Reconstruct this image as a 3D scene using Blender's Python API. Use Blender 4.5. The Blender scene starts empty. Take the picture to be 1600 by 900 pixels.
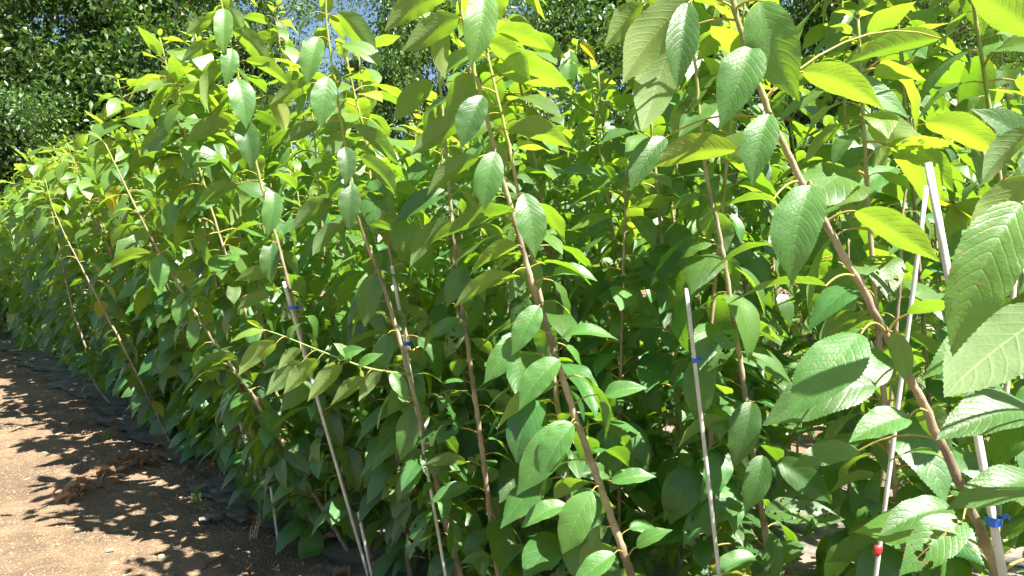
import bpy, bmesh, math, random
import numpy as np
from mathutils import Vector, Matrix, Quaternion

random.seed(11)
rng = np.random.default_rng(11)
scn = bpy.context.scene
COL = scn.collection

# ------------------------------------------------------------------ camera, sky, sun, exposure
FPX, HZ, EYE = 1150.0, 417.0, 1.45          # focal length in photo pixels, horizon row, eye height in metres
cam_d = bpy.data.cameras.new('camera')
cam_d.sensor_width = 36.0
cam_d.lens = 36.0 * FPX / 1600.0
cam_d.shift_y = -(450.0 - HZ) / 1600.0
cam_d.clip_start = 0.02
cam_d.clip_end = 2000.0
cam = bpy.data.objects.new('camera', cam_d)
COL.objects.link(cam)
cam.location = (0, 0, EYE)
cam.rotation_euler = (math.radians(90), 0, 0)
scn.camera = cam

SUN_EL, SUN_AZ = math.radians(58), math.radians(130)   # azimuth clockwise from the viewing direction
to_sun = Vector((math.cos(SUN_EL) * math.sin(SUN_AZ), math.cos(SUN_EL) * math.cos(SUN_AZ), math.sin(SUN_EL)))
world = bpy.data.worlds.new('World')
scn.world = world
world.use_nodes = True
wn = world.node_tree
bg = wn.nodes['Background']
sky = wn.nodes.new('ShaderNodeTexSky')
sky.sky_type = 'NISHITA'
sky.sun_disc = False
sky.sun_elevation = SUN_EL
sky.sun_rotation = SUN_AZ
sky.air_density = 1.0
sky.dust_density = 0.6
sky.ozone_density = 1.6
bg.inputs['Strength'].default_value = 0.05
wn.links.new(sky.outputs['Color'], bg.inputs['Color'])
sun_d = bpy.data.lights.new('sun', 'SUN')
sun_d.energy = 5.0
sun_d.angle = math.radians(0.53)
sun_d.color = (1.0, 0.955, 0.87)
sun = bpy.data.objects.new('sun', sun_d)
COL.objects.link(sun)
sun.rotation_euler = to_sun.to_track_quat('Z', 'Y').to_euler()
sun.location = (3, -3, 8)

vs = scn.view_settings
vs.view_transform = 'Standard'
vs.look = 'None'
vs.exposure = 1.9
vs.gamma = 1.0
vs.use_curve_mapping = False
cy = scn.cycles
cy.max_bounces = 5
cy.diffuse_bounces = 2
cy.glossy_bounces = 2
cy.transmission_bounces = 4
cy.transparent_max_bounces = 8
cy.use_adaptive_sampling = True
cy.adaptive_threshold = 0.035
cy.adaptive_min_samples = 16
cy.use_denoising = True
try:
    cy.denoiser = 'OPENIMAGEDENOISE'
    cy.denoising_input_passes = 'RGB_ALBEDO_NORMAL'
    cy.denoising_prefilter = 'ACCURATE'
except Exception:
    pass
cy.sample_clamp_indirect = 6.0

# ------------------------------------------------------------------ helpers
def at(px, py, y):
    """photo pixel + distance along the viewing direction -> point of the place"""
    return Vector(((px - 800.0) / FPX * y, y, EYE - (py - HZ) / FPX * y))

TH = math.radians(40.6)                      # the rows run 40.6 degrees to the side of the viewing direction
D = Vector((-math.sin(TH), math.cos(TH), 0))
R = Vector((math.cos(TH), math.sin(TH), 0))
def row_pt(s, p): return D * s + R * p

def link(o, parent=None):
    COL.objects.link(o)
    if parent is not None:
        o.parent = parent
    return o

def tag(o, label=None, cat=None, group=None, kind=None):
    if label: o['label'] = label
    if cat: o['category'] = cat
    if group: o['group'] = group
    if kind: o['kind'] = kind
    return o

def new_mesh(name, verts, faces, mats, uvs=None, fmat=None, smooth=True):
    me = bpy.data.meshes.new(name)
    me.from_pydata(verts if isinstance(verts, list) else verts.tolist(), [], faces if isinstance(faces, list) else faces.tolist())
    for m in mats: me.materials.append(m)
    if fmat is not None: me.polygons.foreach_set('material_index', np.asarray(fmat, dtype=np.int32))
    if uvs is not None:
        lay = me.uv_layers.new(name='UVMap')
        li = np.empty(len(me.loops), dtype=np.int32)
        me.loops.foreach_get('vertex_index', li)
        lay.data.foreach_set('uv', np.asarray(uvs, dtype=np.float32)[li].ravel())
    if smooth: me.polygons.foreach_set('use_smooth', np.ones(len(me.polygons), dtype=bool))
    me.update()
    return me

def tube(pts, rad, sides=8, cap=True, squash=None):
    """swept tube through pts with a radius per point -> verts, faces (numpy, list)"""
    pts = np.asarray(pts, float); n = len(pts)
    rad = np.broadcast_to(np.asarray(rad, float), (n,))
    T = np.gradient(pts, axis=0); T /= np.linalg.norm(T, axis=1)[:, None] + 1e-12
    ref = np.array([0.31, 0.95, 0.05]) if abs(T[0][2]) > 0.6 else np.array([0.03, 0.05, 1.0])
    A = np.cross(T, ref); A /= np.linalg.norm(A, axis=1)[:, None] + 1e-12
    B = np.cross(T, A)
    an = np.arange(sides) * 2 * math.pi / sides
    V = pts[:, None, :] + rad[:, None, None] * (np.cos(an)[None, :, None] * A[:, None, :] + np.sin(an)[None, :, None] * B[:, None, :])
    V = V.reshape(-1, 3)
    faces = []
    for i in range(n - 1):
        a = i * sides; b = a + sides
        for k in range(sides):
            k2 = (k + 1) % sides
            faces.append([a + k, a + k2, b + k2, b + k])
    if cap:
        faces.append(list(range(sides))[::-1])
        faces.append([(n - 1) * sides + k for k in range(sides)])
    return V, faces

def catmull(P, n):
    P = np.asarray(P, float)
    if len(P) < 3:
        t = np.linspace(0, 1, n)[:, None]
        return P[0] * (1 - t) + P[-1] * t
    seg = np.linalg.norm(np.diff(P, axis=0), axis=1); u = np.concatenate([[0], np.cumsum(seg)])
    Q = np.vstack([2 * P[0] - P[1], P, 2 * P[-1] - P[-2]])
    out = []
    for x in np.linspace(0, u[-1], n):
        i = min(int(np.searchsorted(u, x, side='right') - 1), len(seg) - 1)
        t = (x - u[i]) / seg[i]
        p0, p1, p2, p3 = Q[i], Q[i + 1], Q[i + 2], Q[i + 3]
        out.append(0.5 * ((2 * p1) + (-p0 + p2) * t + (2 * p0 - 5 * p1 + 4 * p2 - p3) * t * t + (-p0 + 3 * p1 - 3 * p2 + p3) * t ** 3))
    return np.array(out)

# ------------------------------------------------------------------ materials
class NT:
    def __init__(self, name):
        self.m = bpy.data.materials.new(name); self.m.use_nodes = True
        self.t = self.m.node_tree
        self.t.nodes.clear()
        self.out = self.n('ShaderNodeOutputMaterial')
    def n(self, typ, **kw):
        x = self.t.nodes.new(typ)
        for k, v in kw.items(): setattr(x, k, v)
        return x
    def set(self, sock, v):
        if isinstance(v, bpy.types.NodeSocket): self.t.links.new(v, sock)
        elif isinstance(v, (tuple, list)) and len(v) == 3 and sock.type == 'RGBA': sock.default_value = (*v, 1)
        else: sock.default_value = v
    def math(self, op, a, b=0.0, c=None, clamp=False):
        x = self.n('ShaderNodeMath', operation=op); x.use_clamp = clamp
        self.set(x.inputs[0], a); self.set(x.inputs[1], b)
        if c is not None: self.set(x.inputs[2], c)
        return x.outputs[0]
    def mix(self, f, a, b, blend='MIX'):
        x = self.n('ShaderNodeMix', data_type='RGBA', blend_type=blend)
        self.set(x.inputs[0], f); self.set(x.inputs[6], a); self.set(x.inputs[7], b)
        return x.outputs[2]
    def ramp(self, f, *stops):
        x = self.n('ShaderNodeValToRGB'); e = x.color_ramp.elements
        while len(e) < len(stops): e.new(0.5)
        for el, (p, c) in zip(e, stops): el.position = p; el.color = (*c, 1)
        self.set(x.inputs[0], f)
        return x.outputs[0]
    def maprange(self, v, a, b, c=0.0, d=1.0):
        x = self.n('ShaderNodeMapRange'); x.clamp = True
        self.set(x.inputs[0], v)
        for i, q in enumerate((a, b, c, d)): self.set(x.inputs[i + 1], q)
        return x.outputs[0]
    def noise(self, vec, scale, detail=3.0, rough=0.55, dist=0.0):
        x = self.n('ShaderNodeTexNoise'); self.set(x.inputs['Vector'], vec)
        x.inputs['Scale'].default_value = scale; x.inputs['Detail'].default_value = detail
        x.inputs['Roughness'].default_value = rough; x.inputs['Distortion'].default_value = dist
        return x.outputs[0]
    def bump(self, h, strength, dist, normal=None):
        x = self.n('ShaderNodeBump'); self.set(x.inputs['Height'], h)
        x.inputs['Strength'].default_value = strength; x.inputs['Distance'].default_value = dist
        if normal is not None: self.set(x.inputs['Normal'], normal)
        return x.outputs[0]
    def principled(self, **kw):
        x = self.n('ShaderNodeBsdfPrincipled')
        for k, v in kw.items(): self.set(x.inputs[k.replace('_', ' ')], v)
        return x.outputs[0]
    def mixs(self, f, a, b):
        x = self.n('ShaderNodeMixShader'); self.set(x.inputs[0], f); self.set(x.inputs[1], a); self.set(x.inputs[2], b)
        return x.outputs[0]
    def end(self, s): self.t.links.new(s, self.out.inputs['Surface']); return self.m

def leaf_material(name, holes=0.0):
    """object colour: red = youth with sunlit yellow-green put in, green = brightness with sun and shade put in, blue = yellowing"""
    k = NT(name)
    uv = k.n('ShaderNodeUVMap').outputs[0]
    sp = k.n('ShaderNodeSeparateXYZ'); k.set(sp.inputs[0], uv)
    u = k.math('ABSOLUTE', k.math('MULTIPLY_ADD', sp.outputs[0], 2.0, -1.0))
    t = sp.outputs[1]
    oi = k.n('ShaderNodeObjectInfo')
    oc = k.n('ShaderNodeSeparateColor'); k.set(oc.inputs[0], oi.outputs['Color'])
    young, lit_tone, yel = oc.outputs[0], oc.outputs[1], oc.outputs[2]
    back = k.n('ShaderNodeNewGeometry').outputs['Backfacing']
    tc = k.n('ShaderNodeTexCoord').outputs['Object']
    off = k.n('ShaderNodeVectorMath', operation='ADD'); k.set(off.inputs[0], tc)
    rv = k.n('ShaderNodeCombineXYZ'); k.set(rv.inputs[0], k.math('MULTIPLY', oi.outputs['Random'], 37.0)); k.set(off.inputs[1], rv.outputs[0])
    pos = off.outputs[0]
    # lateral veins: curved stripes that leave the midrib and bend towards the tip
    ph = k.math('SUBTRACT', t, k.math('MULTIPLY', k.math('POWER', u, 1.3), 0.25))
    ph = k.math('ADD', ph, k.math('MULTIPLY', k.noise(pos, 3.2, 2.0), 0.075))
    fr = k.math('FRACT', k.math('MULTIPLY', ph, k.math('MULTIPLY_ADD', oi.outputs['Random'], 4.0, 7.5)))
    tri = k.math('ABSOLUTE', k.math('MULTIPLY_ADD', fr, 2.0, -1.0))        # 1 on the vein, 0 between
    vein = k.maprange(tri, 0.86, 1.0)
    mid = k.maprange(u, 0.0, 0.045, 1.0, 0.0)
    veins = k.math('MAXIMUM', k.math('MULTIPLY', vein, 0.42), mid)
    fine = k.noise(pos, 30.0, 3.0, 0.6)
    blot = k.noise(pos, 3.5, 2.0, 0.5)
    # colours
    top_m = k.mix(blot, (0.024, 0.120, 0.023), (0.066, 0.206, 0.046))
    top = k.mix(young, top_m, (0.17, 0.27, 0.030))
    top = k.mix(veins, top, k.mix(0.5, top, (0.22, 0.36, 0.09)))
    und = k.mix(young, k.mix(blot, (0.098, 0.185, 0.082), (0.138, 0.222, 0.100)), (0.25, 0.33, 0.09))
    und = k.mix(veins, und, (0.30, 0.36, 0.15))
    yc = k.mix(k.noise(pos, 5.0, 2.0), (0.42, 0.36, 0.035), (0.30, 0.33, 0.03))
    top = k.mix(yel, top, yc); und = k.mix(yel, und, yc)
    # brown rims and specks of wear
    wear = k.maprange(k.math('ADD', k.math('MULTIPLY', u, 0.26), k.noise(pos, 7.0, 3.0)), 0.86, 0.93)
    spot = k.maprange(k.noise(pos, 17.0, 1.5), 0.675, 0.715)
    wear = k.math('MAXIMUM', wear, k.math('MULTIPLY', spot, k.math('GREATER_THAN', oi.outputs['Random'], 0.45)))
    dust = k.maprange(k.noise(pos, 9.0, 4.0, 0.7), 0.5, 0.8, 0.0, 0.12)
    top = k.mix(dust, top, (0.26, 0.27, 0.19))
    top = k.mix(k.math('MULTIPLY', wear, 0.7), top, (0.26, 0.15, 0.05)); und = k.mix(k.math('MULTIPLY', wear, 0.6), und, (0.28, 0.18, 0.07))
    tone_gain = k.maprange(lit_tone, 0.0, 1.0, 0.55, 1.22)  # random tone; individually placed leaves carry painted sun and shade in it
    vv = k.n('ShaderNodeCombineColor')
    for i in range(3): k.set(vv.inputs[i], tone_gain)
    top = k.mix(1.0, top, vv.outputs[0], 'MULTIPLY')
    col = k.mix(back, top, und)
    tr_m = k.mix(young, k.mix(fine, (0.19, 0.43, 0.009), (0.27, 0.52, 0.016)), (0.50, 0.72, 0.04))
    tr = k.mix(yel, tr_m, (0.70, 0.55, 0.03))
    tr = k.mix(k.math('MULTIPLY', veins, 0.35), tr, (0.10, 0.25, 0.02))
    height = k.math('ADD', k.math('MULTIPLY', k.math('POWER', tri, 7.0), -0.8), k.math('MULTIPLY', fine, 1.1))
    nrm = k.bump(height, 0.21, 0.0036)
    rough = k.maprange(fine, 0.3, 0.7, 0.38, 0.54)
    rough = k.mix(back, rough, (0.62, 0.62, 0.62))
    spec = k.maprange(back, 0.0, 1.0, 0.85, 0.3)
    p = k.principled(Base_Color=col, Roughness=rough, Specular_IOR_Level=spec, Normal=nrm)
    tl = k.n('ShaderNodeBsdfTranslucent'); k.set(tl.inputs[0], tr); k.set(tl.inputs[1], nrm)
    sh = k.mixs(k.maprange(young, 0.0, 1.0, 0.33, 0.48), p, tl.outputs[0])
    if holes > 0:
        nz = k.noise(pos, 8.5, 1.4, 0.5)
        hole = k.math('MULTIPLY', k.math('GREATER_THAN', nz, 1.0 - holes), k.math('SUBTRACT', 1.0, mid, clamp=True))
        rim = k.n('ShaderNodeBsdfDiffuse'); rim.inputs[0].default_value = (0.20, 0.13, 0.05, 1)
        sh = k.mixs(k.math('MULTIPLY', k.math('GREATER_THAN', nz, 0.985 - holes), 0.8), sh, rim.outputs[0])
        sh = k.mixs(hole, sh, k.n('ShaderNodeBsdfTransparent').outputs[0])
    return k.end(sh)

M_LEAF = leaf_material('leaf_green')
M_EATEN = leaf_material('leaf_eaten', 0.40)

k = NT('petiole'); _o = k.n('ShaderNodeTexCoord').outputs['Object']
M_PET = k.end(k.principled(Base_Color=k.mix(k.noise(_o, 6.0), (0.34, 0.34, 0.06), (0.38, 0.25, 0.09)), Roughness=0.5, Specular_IOR_Level=0.3))

def bark_mat(name, old, old2, new, z0, z1):
    k = NT(name)
    o = k.n('ShaderNodeTexCoord').outputs['Object']
    s = k.n('ShaderNodeSeparateXYZ'); k.set(s.inputs[0], o)
    mp = k.n('ShaderNodeMapping'); mp.inputs['Scale'].default_value = (1, 1, 0.22); k.set(mp.inputs[0], o)
    st = k.noise(mp.outputs[0], 190.0, 3.0, 0.6)
    big = k.noise(o, 9.0, 3.0)
    brown = k.mix(k.math('MULTIPLY', st, 1.0), old, old2)
    brown = k.mix(k.maprange(big, 0.42, 0.68), brown, tuple(c * 0.62 for c in old))
    mp2 = k.n('ShaderNodeMapping'); mp2.inputs['Scale'].default_value = (0.5, 0.5, 2.2); k.set(mp2.inputs[0], o)
    len_ = k.maprange(k.noise(mp2.outputs[0], 120.0, 1.0), 0.66, 0.74)          # lenticels
    brown = k.mix(k.math('MULTIPLY', len_, 0.6), brown, (0.52, 0.40, 0.28))
    gz = k.maprange(k.math('ADD', s.outputs[2], k.math('MULTIPLY', big, 0.35)), z0, z1)
    col = k.mix(gz, brown, new)
    b = k.bump(k.math('ADD', st, k.math('MULTIPLY', len_, 0.5)), 0.5, 0.0025)
    return k.end(k.principled(Base_Color=col, Roughness=0.62, Specular_IOR_Level=0.3, Normal=b))

M_BARK = bark_mat('sapling_bark', (0.245, 0.198, 0.130), (0.48, 0.400, 0.272), (0.26, 0.33, 0.075), 1.75, 2.25)
M_BARKG = bark_mat('shoot_bark', (0.235, 0.150, 0.090), (0.36, 0.25, 0.165), (0.22, 0.36, 0.09), -2.0, -1.0)
M_TRUNK = bark_mat('tree_bark', (0.16, 0.12, 0.09), (0.24, 0.19, 0.15), (0.18, 0.14, 0.11), 40, 50)

k = NT('stake_fibreglass'); _o = k.n('ShaderNodeTexCoord').outputs['Object']
M_STAKE = k.end(k.principled(Base_Color=k.mix(k.maprange(k.noise(_o, 14.0, 4.0), 0.4, 0.75), (0.60, 0.60, 0.55), (0.40, 0.38, 0.31)), Roughness=0.5, Normal=k.bump(k.noise(_o, 220.0), 0.25, 0.001)))
def plain(name, c, c2, rough, sc=30.0):
    k = NT(name); o = k.n('ShaderNodeTexCoord').outputs['Object']
    n = k.noise(o, sc, 3.0)
    return k.end(k.principled(Base_Color=k.mix(n, c, c2), Roughness=rough, Normal=k.bump(n, 0.4, 0.004)))
M_BLUE = plain('blue_tie', (0.010, 0.085, 0.50), (0.02, 0.16, 0.66), 0.4, 80)
M_RED = plain('red_tape', (0.32, 0.018, 0.022), (0.48, 0.035, 0.04), 0.45, 80)
M_STONE = plain('stone', (0.20, 0.165, 0.12), (0.36, 0.30, 0.22), 0.85, 18)
M_GRIT = plain('grit', (0.16, 0.115, 0.075), (0.36, 0.25, 0.155), 0.9, 8)
M_TWIG = plain('twig', (0.10, 0.07, 0.05), (0.24, 0.17, 0.11), 0.8, 40)
M_STRAW = plain('straw', (0.42, 0.30, 0.15), (0.60, 0.46, 0.26), 0.8, 20)

k = NT('dry_leaf'); _o = k.n('ShaderNodeTexCoord').outputs['Object']; _r = k.n('ShaderNodeObjectInfo').outputs['Random']
_c = k.mix(_r, (0.22, 0.095, 0.045), (0.50, 0.32, 0.17))
_c = k.mix(k.maprange(k.noise(_o, 5.0, 4.0), 0.4, 0.7, 0.0, 0.6), _c, (0.09, 0.045, 0.025))
_p = k.principled(Base_Color=_c, Roughness=0.65, Normal=k.bump(k.noise(_o, 22.0), 0.5, 0.01))
_t = k.n('ShaderNodeBsdfTranslucent'); k.set(_t.inputs[0], (0.35, 0.15, 0.05))
M_DRY = k.end(k.mixs(0.2, _p, _t.outputs[0]))

k = NT('weed_fabric'); _o = k.n('ShaderNodeTexCoord').outputs['Object']
_w = k.n('ShaderNodeTexWave', wave_type='BANDS', bands_direction='X'); k.set(_w.inputs[0], _o); _w.inputs['Scale'].default_value = 160
_dust = k.maprange(k.noise(_o, 6.0, 5.0, 0.65), 0.36, 0.58)
M_FABRIC = k.end(k.principled(Base_Color=k.mix(_dust, (0.035, 0.036, 0.040), (0.24, 0.20, 0.16)), Roughness=0.6, Normal=k.bump(_w.outputs[1], 0.3, 0.001)))

k = NT('grass_blade')
M_GRASS = None
_o = k.n('ShaderNodeTexCoord').outputs['Object']
_p = k.principled(Base_Color=k.mix(k.noise(_o, 9.0), (0.10, 0.20, 0.035), (0.22, 0.32, 0.07)), Roughness=0.5)
_t = k.n('ShaderNodeBsdfTranslucent'); k.set(_t.inputs[0], (0.30, 0.48, 0.06))
M_GRASS = k.end(k.mixs(0.35, _p, _t.outputs[0]))

# sandy path: pale sand drifting over grey-brown crusted soil
k = NT('sandy_soil')
_o = k.n('ShaderNodeTexCoord').outputs['Object']
big = k.noise(_o, 1.1, 5.0, 0.6, 0.4); med = k.noise(_o, 6.5, 5.0, 0.65, 0.3); grain = k.noise(_o, 160.0, 3.0, 0.7); mott = k.noise(_o, 38.0, 4.0, 0.65)
soil = k.mix(mott, (0.105, 0.073, 0.048), (0.245, 0.172, 0.110))
sand = k.mix(mott, (0.30, 0.192, 0.112), (0.46, 0.312, 0.188))
f = k.maprange(k.math('ADD', k.math('MULTIPLY', big, 0.7), k.math('MULTIPLY', med, 0.45)), 0.50, 0.74)
c = k.mix(f, soil, sand)
c = k.mix(k.maprange(grain, 0.35, 0.75, 0.0, 0.55), c, k.mix(0.5, c, (0.10, 0.075, 0.055)))
vor = k.n('ShaderNodeTexVoronoi'); k.set(vor.inputs['Vector'], _o); vor.inputs['Scale'].default_value = 85.0
c = k.mix(k.math('MULTIPLY', k.maprange(vor.outputs['Distance'], 0.10, 0.22, 1.0, 0.0), 0.5), c, (0.50, 0.40, 0.29))
h = k.math('ADD', k.math('MULTIPLY', grain, 0.35), k.math('ADD', k.math('MULTIPLY', mott, 0.9), k.math('MULTIPLY', vor.outputs['Distance'], -0.5)))
M_SOIL = k.end(k.principled(Base_Color=c, Roughness=0.95, Specular_IOR_Level=0.15, Normal=k.bump(h, 1.0, 0.018)))

# foliage of the big trees behind
k = NT('background_foliage')
_o = k.n('ShaderNodeTexCoord').outputs['Object']
_b = k.noise(_o, 0.8, 3.0); _f = k.n('ShaderNodeNewGeometry').outputs['Random Per Island']
_c = k.mix(_f, (0.022, 0.064, 0.018), (0.110, 0.205, 0.055))
_c = k.mix(k.maprange(_b, 0.45, 0.7), _c, (0.10, 0.17, 0.030))
_p = k.principled(Base_Color=_c, Roughness=0.40, Specular_IOR_Level=0.5)
_t = k.n('ShaderNodeBsdfTranslucent'); k.set(_t.inputs[0], (0.15, 0.33, 0.015))
M_BGLEAF = k.end(k.mixs(0.22, _p, _t.outputs[0]))

# ------------------------------------------------------------------ ground
def hnoise(x, y, seed=0, octs=4, base=1.3):
    r = np.random.default_rng(seed); z = np.zeros_like(x); a = 1.0; f = base
    for o in range(octs):
        for _ in range(4):
            th = r.uniform(0, 6.283); ph = r.uniform(0, 6.283)
            z += a * 0.5 * np.sin(f * r.uniform(0.7, 1.4) * (x * math.cos(th) + y * math.sin(th)) + ph)
        a *= 0.5; f *= 2.1
    return z

def ground_z(x, y):
    x = np.asarray(x, float); y = np.asarray(y, float)
    d = np.hypot(x, y)
    fade = np.clip(1.6 - d / 14.0, 0, 1)
    return fade * (0.013 * hnoise(x, y, 3, 4, 2.1) + 0.004 * hnoise(x, y, 5, 3, 17.0))

def gz(x, y): return float(ground_z(np.array([x]), np.array([y]))[0])

xs = np.concatenate([-np.geomspace(900, 9.0, 14), np.linspace(-8.5, 3.0, 290), np.geomspace(3.5, 900, 16)])
ys = np.concatenate([-np.geomspace(900, 1.0, 12), np.linspace(0.5, 2.0, 12)[:-1], np.linspace(2.0, 11.0, 240), np.geomspace(12, 900, 16)])
GX, GY = np.meshgrid(xs, ys)
GZ = ground_z(GX, GY)
nv = len(xs)
ii = (np.arange(len(ys) - 1)[:, None] * nv + np.arange(nv - 1)[None, :]).ravel()
me = new_mesh('ground', np.stack([GX, GY, GZ], -1).reshape(-1, 3), np.stack([ii, ii + 1, ii + nv + 1, ii + nv], 1), [M_SOIL])
ground = link(bpy.data.objects.new('ground', me))
tag(ground, 'sandy soil path with crusted grey-brown patches', None, None, 'structure')

# ------------------------------------------------------------------ leaves
def leaf_geo(mid, nor, W, nU, fold, curl, wave, teeth, seed, corr=0.0, pet=None, pet_r=None):
    """leaf blade along the midrib points `mid` (n,3) with upper-face normals `nor`; W = full width; pet = petiole points"""
    r = np.random.default_rng(seed)
    n = len(mid)
    t = np.linspace(0, 1, n)
    T = np.gradient(mid, axis=0); T /= np.linalg.norm(T, axis=1)[:, None] + 1e-9
    S = np.cross(T, nor); S /= np.linalg.norm(S, axis=1)[:, None] + 1e-9
    N = np.cross(S, T)
    a, b = r.uniform(0.58, 0.74), r.uniform(0.85, 1.10)
    tp = a / (a + b)
    prof = (np.clip(t, 0, 1) ** a) * (np.clip(1 - t, 0, 1) ** b) / (tp ** a * (1 - tp) ** b)
    prof = prof * (1 - r.uniform(0.35, 0.6) * np.clip((t - 0.68) / 0.32, 0, 1) ** 1.4)
    prof[-1] = 0.004; prof[0] = 0.03
    u = np.linspace(-1, 1, nU * 2 + 1)
    V = np.zeros((n, len(u), 3))
    ph1, ph2 = r.uniform(0, 6.28, 2); f1, f2 = r.uniform(1.2, 2.4, 2)
    for side in (-1, 1):
        w = 0.5 * W * prof * (1 + 0.05 * r.uniform(-1, 1) + 0.035 * np.sin(9 * t + r.uniform(0, 6)))
        if teeth:
            zig = np.where(np.arange(n) % 2 == 0, 1.0, -0.2)
            w = w + 0.022 * W * zig * (t > 0.03) * (t < 0.985) * r.uniform(0.4, 1.2, n)
        foldv = fold * (1 + 0.25 * math.sin(ph1 * 3 + side))
        wv = wave * (np.sin(2 * math.pi * f1 * t + ph1 + side) + 0.6 * np.sin(2 * math.pi * f2 * 2.1 * t + ph2 + 2 * side))
        for j, uu in enumerate(u):
            if (uu < 0 and side > 0) or (uu > 0 and side < 0): continue
            q = abs(uu)
            lat = w * q * (math.cos(foldv))
            nz = w * (math.sqrt(q * q + 0.03) - 0.173) * math.sin(foldv) - curl * w * q * q + wv * W * q * q * prof
            if corr:
                nz = nz + corr * W * np.sin(2 * math.pi * 11 * (t - 0.20 * q ** 1.35)) * min(1, q * 3) * (1.0 - 0.5 * q) * prof
            V[:, j, :] = mid + S * (lat * side)[:, None] + N * nz[:, None]
    uvs = np.stack(np.broadcast_arrays((u * 0.5 + 0.5)[None, :], t[:, None]), -1).reshape(-1, 2)
    nu = len(u)
    base = (np.arange(n - 1)[:, None] * nu + np.arange(nu - 1)[None, :]).ravel()
    faces = np.stack([base, base + 1, base + nu + 1, base + nu], 1).tolist()
    V = V.reshape(-1, 3); fm = [0] * len(faces)
    if pet is not None:
        pv, pf = tube(pet, pet_r, 5, False)
        o = len(V); V = np.vstack([V, pv]); faces += [[q + o for q in f_] for f_ in pf]; fm += [1] * len(pf)
        uvs = np.vstack([uvs, np.zeros((len(pv), 2))])
    return V, faces, uvs, fm

def variant(seed, nT, nU, teeth, corr, mat, kind):
    r = np.random.default_rng(seed)
    if kind == 'hang':     e0, e1 = math.radians(r.uniform(-35, -5)), math.radians(r.uniform(-95, -72))
    elif kind == 'arch':   e0, e1 = math.radians(r.uniform(-12, 22)), math.radians(r.uniform(-68, -38))
    else:                  e0, e1 = math.radians(r.uniform(35, 60)), math.radians(r.uniform(-10, 25))
    pl = r.uniform(0.20, 0.32); m = 7
    pe = np.linspace(math.radians(r.uniform(25, 55)), e0 * 0.6, m)
    P = np.zeros((m, 3))
    for i in range(1, m):
        P[i] = P[i - 1] + pl / (m - 1) * np.array([0, math.cos(pe[i]), math.sin(pe[i])])
    t = np.linspace(0, 1, nT)
    e = e0 + (e1 - e0) * (1 - (1 - t) ** r.uniform(1.3, 2.4))
    mid = np.zeros((nT, 3)); mid[0] = P[-1]
    sx = r.uniform(-0.25, 0.25)
    for i in range(1, nT):
        mid[i] = mid[i - 1] + np.array([sx * t[i] * 0.8, math.cos(e[i]), math.sin(e[i])]) / (nT - 1)
    tw = math.radians(r.uniform(-22, 22)) * t + math.radians(r.uniform(-12, 12))
    nor = np.stack([np.sin(tw), -np.sin(e) * np.cos(tw), np.cos(e) * np.cos(tw)], -1)
    V, f_, uv, fm = leaf_geo(mid, nor, r.uniform(0.44, 0.55), nU, math.radians(r.uniform(6, 26)), r.uniform(0.05, 0.30), r.uniform(0.01, 0.035), teeth, seed + 5, corr, P, np.linspace(0.016, 0.011, m))
    return new_mesh('leaf', V, f_, [mat, M_PET], uv, fm)

LEAF = {}
for lod, (nT, nU, teeth, corr, cnt) in {0: (57, 5, True, 0.0, 12), 1: (19, 3, False, 0.0, 8), 2: (9, 2, False, 0.0, 6)}.items():
    for kind in ('hang', 'arch', 'young'):
        c_ = cnt if kind != 'young' else max(3, cnt // 2)
        LEAF[lod, kind] = [variant(1000 * lod + 31 * i + {'hang': 1, 'arch': 2, 'young': 3}[kind] * 7, nT, nU, teeth, corr, M_LEAF, kind) for i in range(c_)]
    LEAF[lod, 'eaten'] = [variant(1000 * lod + 77 * i + 500, nT, nU, teeth, corr, M_EATEN, 'arch' if i % 2 else 'hang') for i in range(4)]

N_LEAF = 0
def put_leaf(root, base, pos, az, size, kind, lod, pitch, roll, tint):
    global N_LEAF
    o = bpy.data.objects.new('leaf', random.choice(LEAF[lod, kind]))
    o.rotation_mode = 'QUATERNION'
    q = Quaternion((0, 0, 1), az - math.pi / 2) @ Quaternion((1, 0, 0), pitch) @ Quaternion((0, 1, 0), roll)
    o.rotation_quaternion = q
    o.location = pos - base
    sx = random.uniform(0.88, 1.12) * random.choice((-1, 1)) if False else random.uniform(0.88, 1.12)
    o.scale = (size * sx, size, size)
    o.color = (*tint, 1.0)
    link(o, root)
    N_LEAF += 1
    return o

# ------------------------------------------------------------------ saplings
def stem_mesh(pts, r0, r1, detail=1.0, mat=None):
    L = float(np.sum(np.linalg.norm(np.diff(pts, axis=0), axis=1)))
    n = max(12, int(L / 0.035 * detail))
    C = catmull(pts, n)
    f = np.linspace(0, 1, n)
    rad = r0 + (r1 - r0) * f ** 0.85
    rad = rad * (1 + 0.05 * np.sin(np.arange(n) * 2.4) + rng.normal(0, 0.025, n))
    node = (np.arange(n) % max(2, int(round(0.07 / 0.035 * detail))) == 0)
    rad = rad * np.where(node, 1.10, 1.0)
    if detail >= 1: C = C + rng.normal(0, 0.0010, C.shape)
    V, fc = tube(C, rad, 9 if detail >= 1 else 6, True)
    return C, rad, V, fc

GROUP_FRONT = 'saplings of the front row along the path'
GROUP_BACK = 'saplings of the rows behind'

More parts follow.
